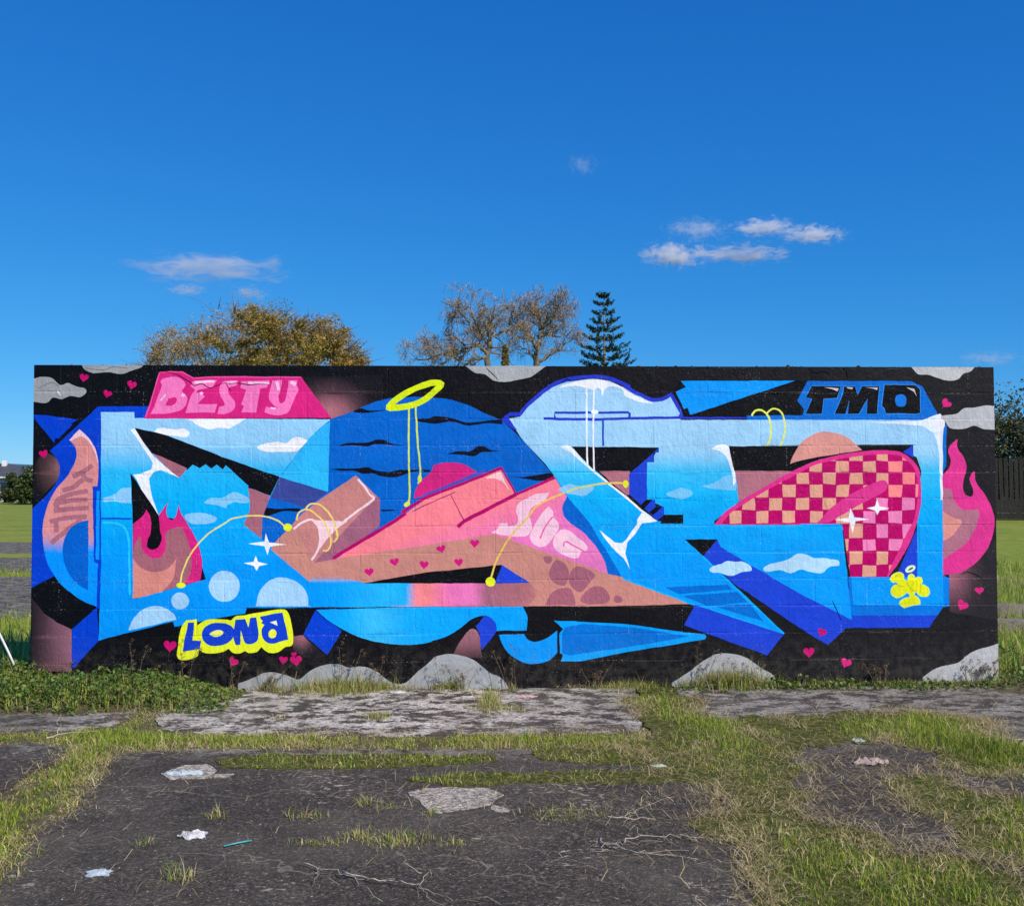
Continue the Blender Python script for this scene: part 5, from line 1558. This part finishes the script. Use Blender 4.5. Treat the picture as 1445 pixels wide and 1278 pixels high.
# teal straw and white pipe
def stick(name, label, cat, pts, r, mat, group=None, sides=7):
    c = Vector(pts[0])
    t = Tubes(); t.path([tuple(Vector(p) - c) for p in pts], [r] * len(pts), sides)
    o = t.build(name, mat); o.location = c
    return tag(o, label, cat, group)
a, b = on_ground(316, 1196), on_ground(355, 1188)
stick("drinking_straw", "thin teal plastic straw lying on the dark asphalt", "litter", [(a[0], a[1], .008), ((a[0] + b[0]) / 2, (a[1] + b[1]) / 2, .010), (b[0], b[1], .008)], .0035, M_TEAL)
wx, wz = on_wall(42, 926); wx2, wz2 = on_wall(12, 893)
stick("white_pipe", "thin white pipe leaning in the weeds off the left end of the wall", "pipe", [(wx - .06, -.10, wz - .06), (wx * .6 + wx2 * .4 - .05, -.085, wz * .6 + wz2 * .4 - .03), (wx2 - .04, -.06, wz2 + .01)], .008, M_PIPE)

# dead branches lying on the asphalt
def twig(label, px_pts, r, seed, forks=3):
    R = random.Random(seed)
    P = [Vector((*on_ground(*p), .012)) for p in px_pts]
    c = P[0].copy()
    root = empty("fallen_twig", c)
    tag(root, label, "twig")
    def wiggle(A):
        out = []
        for p, q in zip(A, A[1:]):
            for k in range(4):
                v = p.lerp(q, k / 4); out.append(v + Vector((R.gauss(0, .008), R.gauss(0, .008), abs(R.gauss(0, .006)))))
        out.append(A[-1]); return out
    main = wiggle(P)
    t = Tubes(); t.path([tuple(p - c) for p in main], [r * (1 - .7 * i / len(main)) for i in range(len(main))], 6)
    t.build("stem", M_TWIG, root)
    for k in range(forks):
        i = R.randrange(2, len(main) - 1); d = (main[i] - main[i - 1]).normalized()
        d = (Matrix.Rotation(R.choice((-1, 1)) * R.uniform(.5, 1.0), 3, 'Z') @ d)
        q = wiggle([main[i], main[i] + d * R.uniform(.05, .12), main[i] + d * R.uniform(.14, .26) + Vector((0, 0, .02))])
        t = Tubes(); t.path([tuple(p - c) for p in q], [r * .55 * (1 - .7 * j / len(q)) for j in range(len(q))], 5)
        t.build("side_shoot", M_TWIG, root)
twig("pale forked twig on the asphalt beside the dry grass", [(845, 1186), (862, 1198), (890, 1206), (930, 1210), (985, 1216)], .003, 1, 4)
twig("bent bare twig lying just behind the pale forked one", [(875, 1192), (905, 1184), (950, 1184), (985, 1190)], .0026, 2, 3)
twig("whitish branched stick added in place of a blue-white paint line on the open asphalt", [(482, 1236), (520, 1244), (560, 1250), (592, 1252), (606, 1234)], .0034, 3, 4)  # twig shape added where a blue-white paint line runs
twig("thin grey stick crossing the asphalt near a crack", [(425, 1222), (460, 1232), (500, 1244), (540, 1276)], .0026, 4, 2)
twig("long dry stalk lying in the grass strip near the leafy bank", [(66, 1044), (100, 1038), (142, 1034)], .005, 6, 1)
twig("pale twig lying on the far asphalt by the green grass clump", [(1398, 1052), (1412, 1045), (1450, 1047)], .006, 7, 1)
twig("thin straight dead stalk on the asphalt below the bare patch", [(860, 1158), (895, 1159), (925, 1159)], .004, 9, 1)

# dead weeds standing against the wall
def dry_weed(kind, seed):
    R = random.Random(seed)
    root = empty("dry_weed", (0, 0, 0))
    stems = Tubes(); heads = Soup()
    n = {0: 5, 1: 9, 2: 3}[kind]
    tips = []
    for k in range(n):
        a = R.uniform(0, 6.28); ln = R.uniform(.22, .46) if kind != 1 else R.uniform(.14, .30)
        p = Vector((R.gauss(0, .03), R.gauss(0, .015), -.02)); d = Vector((math.cos(a) * .35, math.sin(a) * .15 - .05, 1)).normalized()
        pts = [tuple(p)]
        for j in range(5):
            d = (d + Vector((R.gauss(0, .10), R.gauss(0, .06), -.02 * j))).normalized(); p = p + d * ln / 5; pts.append(tuple(p))
            if j > 1 and R.random() < .6:
                q = p + Vector((R.gauss(0, .05), R.gauss(0, .03), R.uniform(.02, .06))); stems.path([tuple(p), tuple(q)], [.0014, .0007], 3); tips.append(q)
        stems.path(pts, [.0032 * (1 - .13 * j) for j in range(len(pts))], 4); tips.append(p)
    stems.build("stem", M_STALK, root)["kind"] = "stuff"
    T = np.array([tuple(t) for t in tips]); c = rng.integers(0, len(T), 26 * len(T))
    P = T[c] + rng.normal(0, .009, (len(c), 3))
    heads.add(*leaf_quads(P, rng.uniform(.006, .014, len(c)), pick(np.array([[.16, .10, .055], [.10, .065, .04], [.24, .17, .09]]), len(c))))
    heads.build("seed_heads", M_DEAD, root)
    m = 40
    low = Soup(); low.add(*blades(rng.normal(0, .04, m), rng.normal(-.01, .02, m), np.full(m, -.015), rng.uniform(.05, .14, m), rng.uniform(.003, .006, m), np.abs(rng.normal(.5, .3, m)).clip(0, 1.3), pick(np.concatenate([STRAW, GREEN]), m)))
    low.build("leaves", M_GRASS, root)
    return root
WEEDS = [(262, 'beside the pink heart under the long tag', 0), (386, 'on the left foot of the small grey painted cloud', 1), (484, 'in front of the twin humped grey cloud', 0), (534, 'right of the twin humped grey cloud', 2), (650, 'in front of the largest grey cloud', 1), (722, 'under the cyan hook shape', 0),
         (622, 'at the left foot of the largest grey cloud', 2), (842, 'under the long cyan spike', 1), (985, 'at the left side of the grey cloud under the blue slab shape', 0), (1046, 'against the tip of the lower blue slab shape', 0), (1065, 'right of the lower blue slab shape', 2), (1240, 'below the bottom right pink heart', 1), (1362, 'on the grey cloud near the wall corner', 1), (1392, 'at the right corner of the wall', 1), (330, 'below the yellow tag beside the leafy bank', 0), (96, 'in the leafy bank by the purple patch', 1), (190, 'in the leafy bank under the black panel', 0)]
protos = [dry_weed(k, 40 + k) for k in range(3)]
used = set()
for i, (px, where, kind) in enumerate(WEEDS):
    x, _ = on_wall(px, 960)
    if kind in used: o = copy_tree(protos[kind])
    else: o = protos[kind]; used.add(kind)
    y = -.05 - .05 * random.random()
    o.location = (x, y, max(ground_h(x, y), -.012)); o.rotation_euler = (0, 0, random.uniform(-.5, .5) + (math.pi if i % 2 else 0)); sc = random.uniform(.5, .85); o.scale = (sc, sc, sc)
    tag(o, "dry brown weed " + where, "weed", "dead weeds along the wall foot")
# stones and paint-skin crumbs on the slabs near the wall
def pebbles():
    s_v, s_f = [], []
    R = random.Random(8)
    for i in range(650):
        if R.random() < .6: px, py = R.uniform(240, 1440), R.uniform(968, 1034)
        else: px, py = R.uniform(60, 1060), R.uniform(1060, 1276)
        x, y = on_ground(px, py)
        if y > -.04: continue
        r = R.uniform(.0018, .0055) * (2.0 if R.random() < .06 else 1)
        b = len(s_v); z = slab_h(x, y)
        for k in range(5):
            a = k * 1.2566 + R.uniform(-.3, .3); s_v.append((x + math.cos(a) * r * R.uniform(.7, 1.3), y + math.sin(a) * r * R.uniform(.7, 1.3), z - .001))
        s_v.append((x + R.gauss(0, r * .3), y, z + r * R.uniform(.35, .9)))
        for k in range(5): s_f.append((b + k, b + (k + 1) % 5, b + 5))
    M = (lambda t: t.done(t.ramp(t.noise(t.pos(), 9, 2), [(.35, (.13, .12, .11)), (.5, (.36, .35, .33)), (.62, (.60, .59, .57))], 'CONSTANT'), .85))(NT("stone_crumbs"))
    tag(mesh_obj("gravel", s_v, s_f, M), "pale stone and paint crumbs scattered over the asphalt", "gravel", kind="stuff")
pebbles()
# ================================================================== CLOUDS: thin fair weather scraps far off
def cloud_material(name, dens, seed):
    m = bpy.data.materials.new(name); m.use_nodes = True
    t = m.node_tree; t.nodes.clear()
    out = t.nodes.new("ShaderNodeOutputMaterial"); pv = t.nodes.new("ShaderNodeVolumePrincipled")
    pv.inputs["Color"].default_value = (1, 1, 1, 1); pv.inputs["Anisotropy"].default_value = .2
    tc = t.nodes.new("ShaderNodeTexCoord")
    ln = t.nodes.new("ShaderNodeVectorMath"); ln.operation = 'LENGTH'; t.links.new(tc.outputs["Object"], ln.inputs[0])
    fall = t.nodes.new("ShaderNodeMapRange"); fall.inputs[1].default_value = .15; fall.inputs[2].default_value = 1.0; fall.inputs[3].default_value = .24; fall.inputs[4].default_value = -.42
    t.links.new(ln.outputs["Value"], fall.inputs[0])
    mp = t.nodes.new("ShaderNodeMapping"); mp.inputs["Location"].default_value = (seed, seed * .7, 0); mp.inputs["Scale"].default_value = (4.2, 2.5, 2.6)
    t.links.new(tc.outputs["Object"], mp.inputs[0])
    nz = t.nodes.new("ShaderNodeTexNoise"); nz.inputs["Scale"].default_value = 1.0; nz.inputs["Detail"].default_value = 8; nz.inputs["Roughness"].default_value = .68; nz.inputs["Distortion"].default_value = .7
    t.links.new(mp.outputs[0], nz.inputs["Vector"])
    sc = t.nodes.new('ShaderNodeMath'); sc.operation = 'MULTIPLY_ADD'; sc.inputs[1].default_value = 2.4; sc.inputs[2].default_value = -.7; t.links.new(nz.outputs['Fac'], sc.inputs[0])
    ad = t.nodes.new("ShaderNodeMath"); ad.operation = 'ADD'; t.links.new(sc.outputs[0], ad.inputs[0]); t.links.new(fall.outputs[0], ad.inputs[1])
    mr = t.nodes.new("ShaderNodeMapRange"); mr.inputs[1].default_value = .46; mr.inputs[2].default_value = 1.0; mr.inputs[3].default_value = 0; mr.inputs[4].default_value = dens
    t.links.new(ad.outputs[0], mr.inputs[0]); t.links.new(mr.outputs[0], pv.inputs["Density"])
    t.links.new(pv.outputs[0], out.inputs["Volume"])
    return m
def cloud(label, px, py, wpx, hpx, dens, seed, tilt=0.0):
    D = 2200.0
    d = ray(px, py); p = CAM_LOC + d * (D / d.length)
    sx, sz = wpx * 1.15 / 1450 * D / 2, hpx * 1.25 / 1450 * D / 2
    bm = bmesh.new(); bmesh.ops.create_icosphere(bm, subdivisions=3, radius=1)
    me = bpy.data.meshes.new("cloud"); bm.to_mesh(me); bm.free()
    me.materials.append(cloud_material("cloud_vapour", dens * 2.6 / (sz * 2), seed))
    o = bpy.data.objects.new("cloud", me); COLL.objects.link(o)
    o.location = p; o.scale = (sx, sz * 1.6, sz); o.rotation_euler = (0, tilt, 0)
    tag(o, label, "cloud", kind=None)
cloud("long flat thin cloud above the bushy autumn tree", 295, 378, 270, 50, 1.7, 1.0, .02)
cloud("bright puff at the left tip of the low double cloud", 952, 360, 118, 42, 3.6, 4.0)
cloud("low streaky cloud right of the bright puff", 1045, 358, 170, 32, 2.6, 7.0)
cloud("upper streaky cloud over the low double cloud", 1080, 321, 120, 30, 2.6, 9.0)
cloud("small white streak at the far right of the cloud bank", 1150, 331, 110, 28, 3.2, 12.0)
cloud("faint wisp at the upper left of the cloud bank", 985, 324, 110, 40, .9, 15.0)
cloud("tiny faint wisp high above the other clouds", 822, 233, 60, 34, .3, 18.0)
cloud("faint small cloud scrap touching the bushy autumn tree", 352, 414, 70, 24, 1.2, 21.0)
cloud("faint small cloud scrap under the long flat cloud", 264, 409, 70, 20, 1.0, 24.0)
cloud("faint flat cloud low over the right end of the wall", 1400, 505, 110, 26, .5, 27.0)
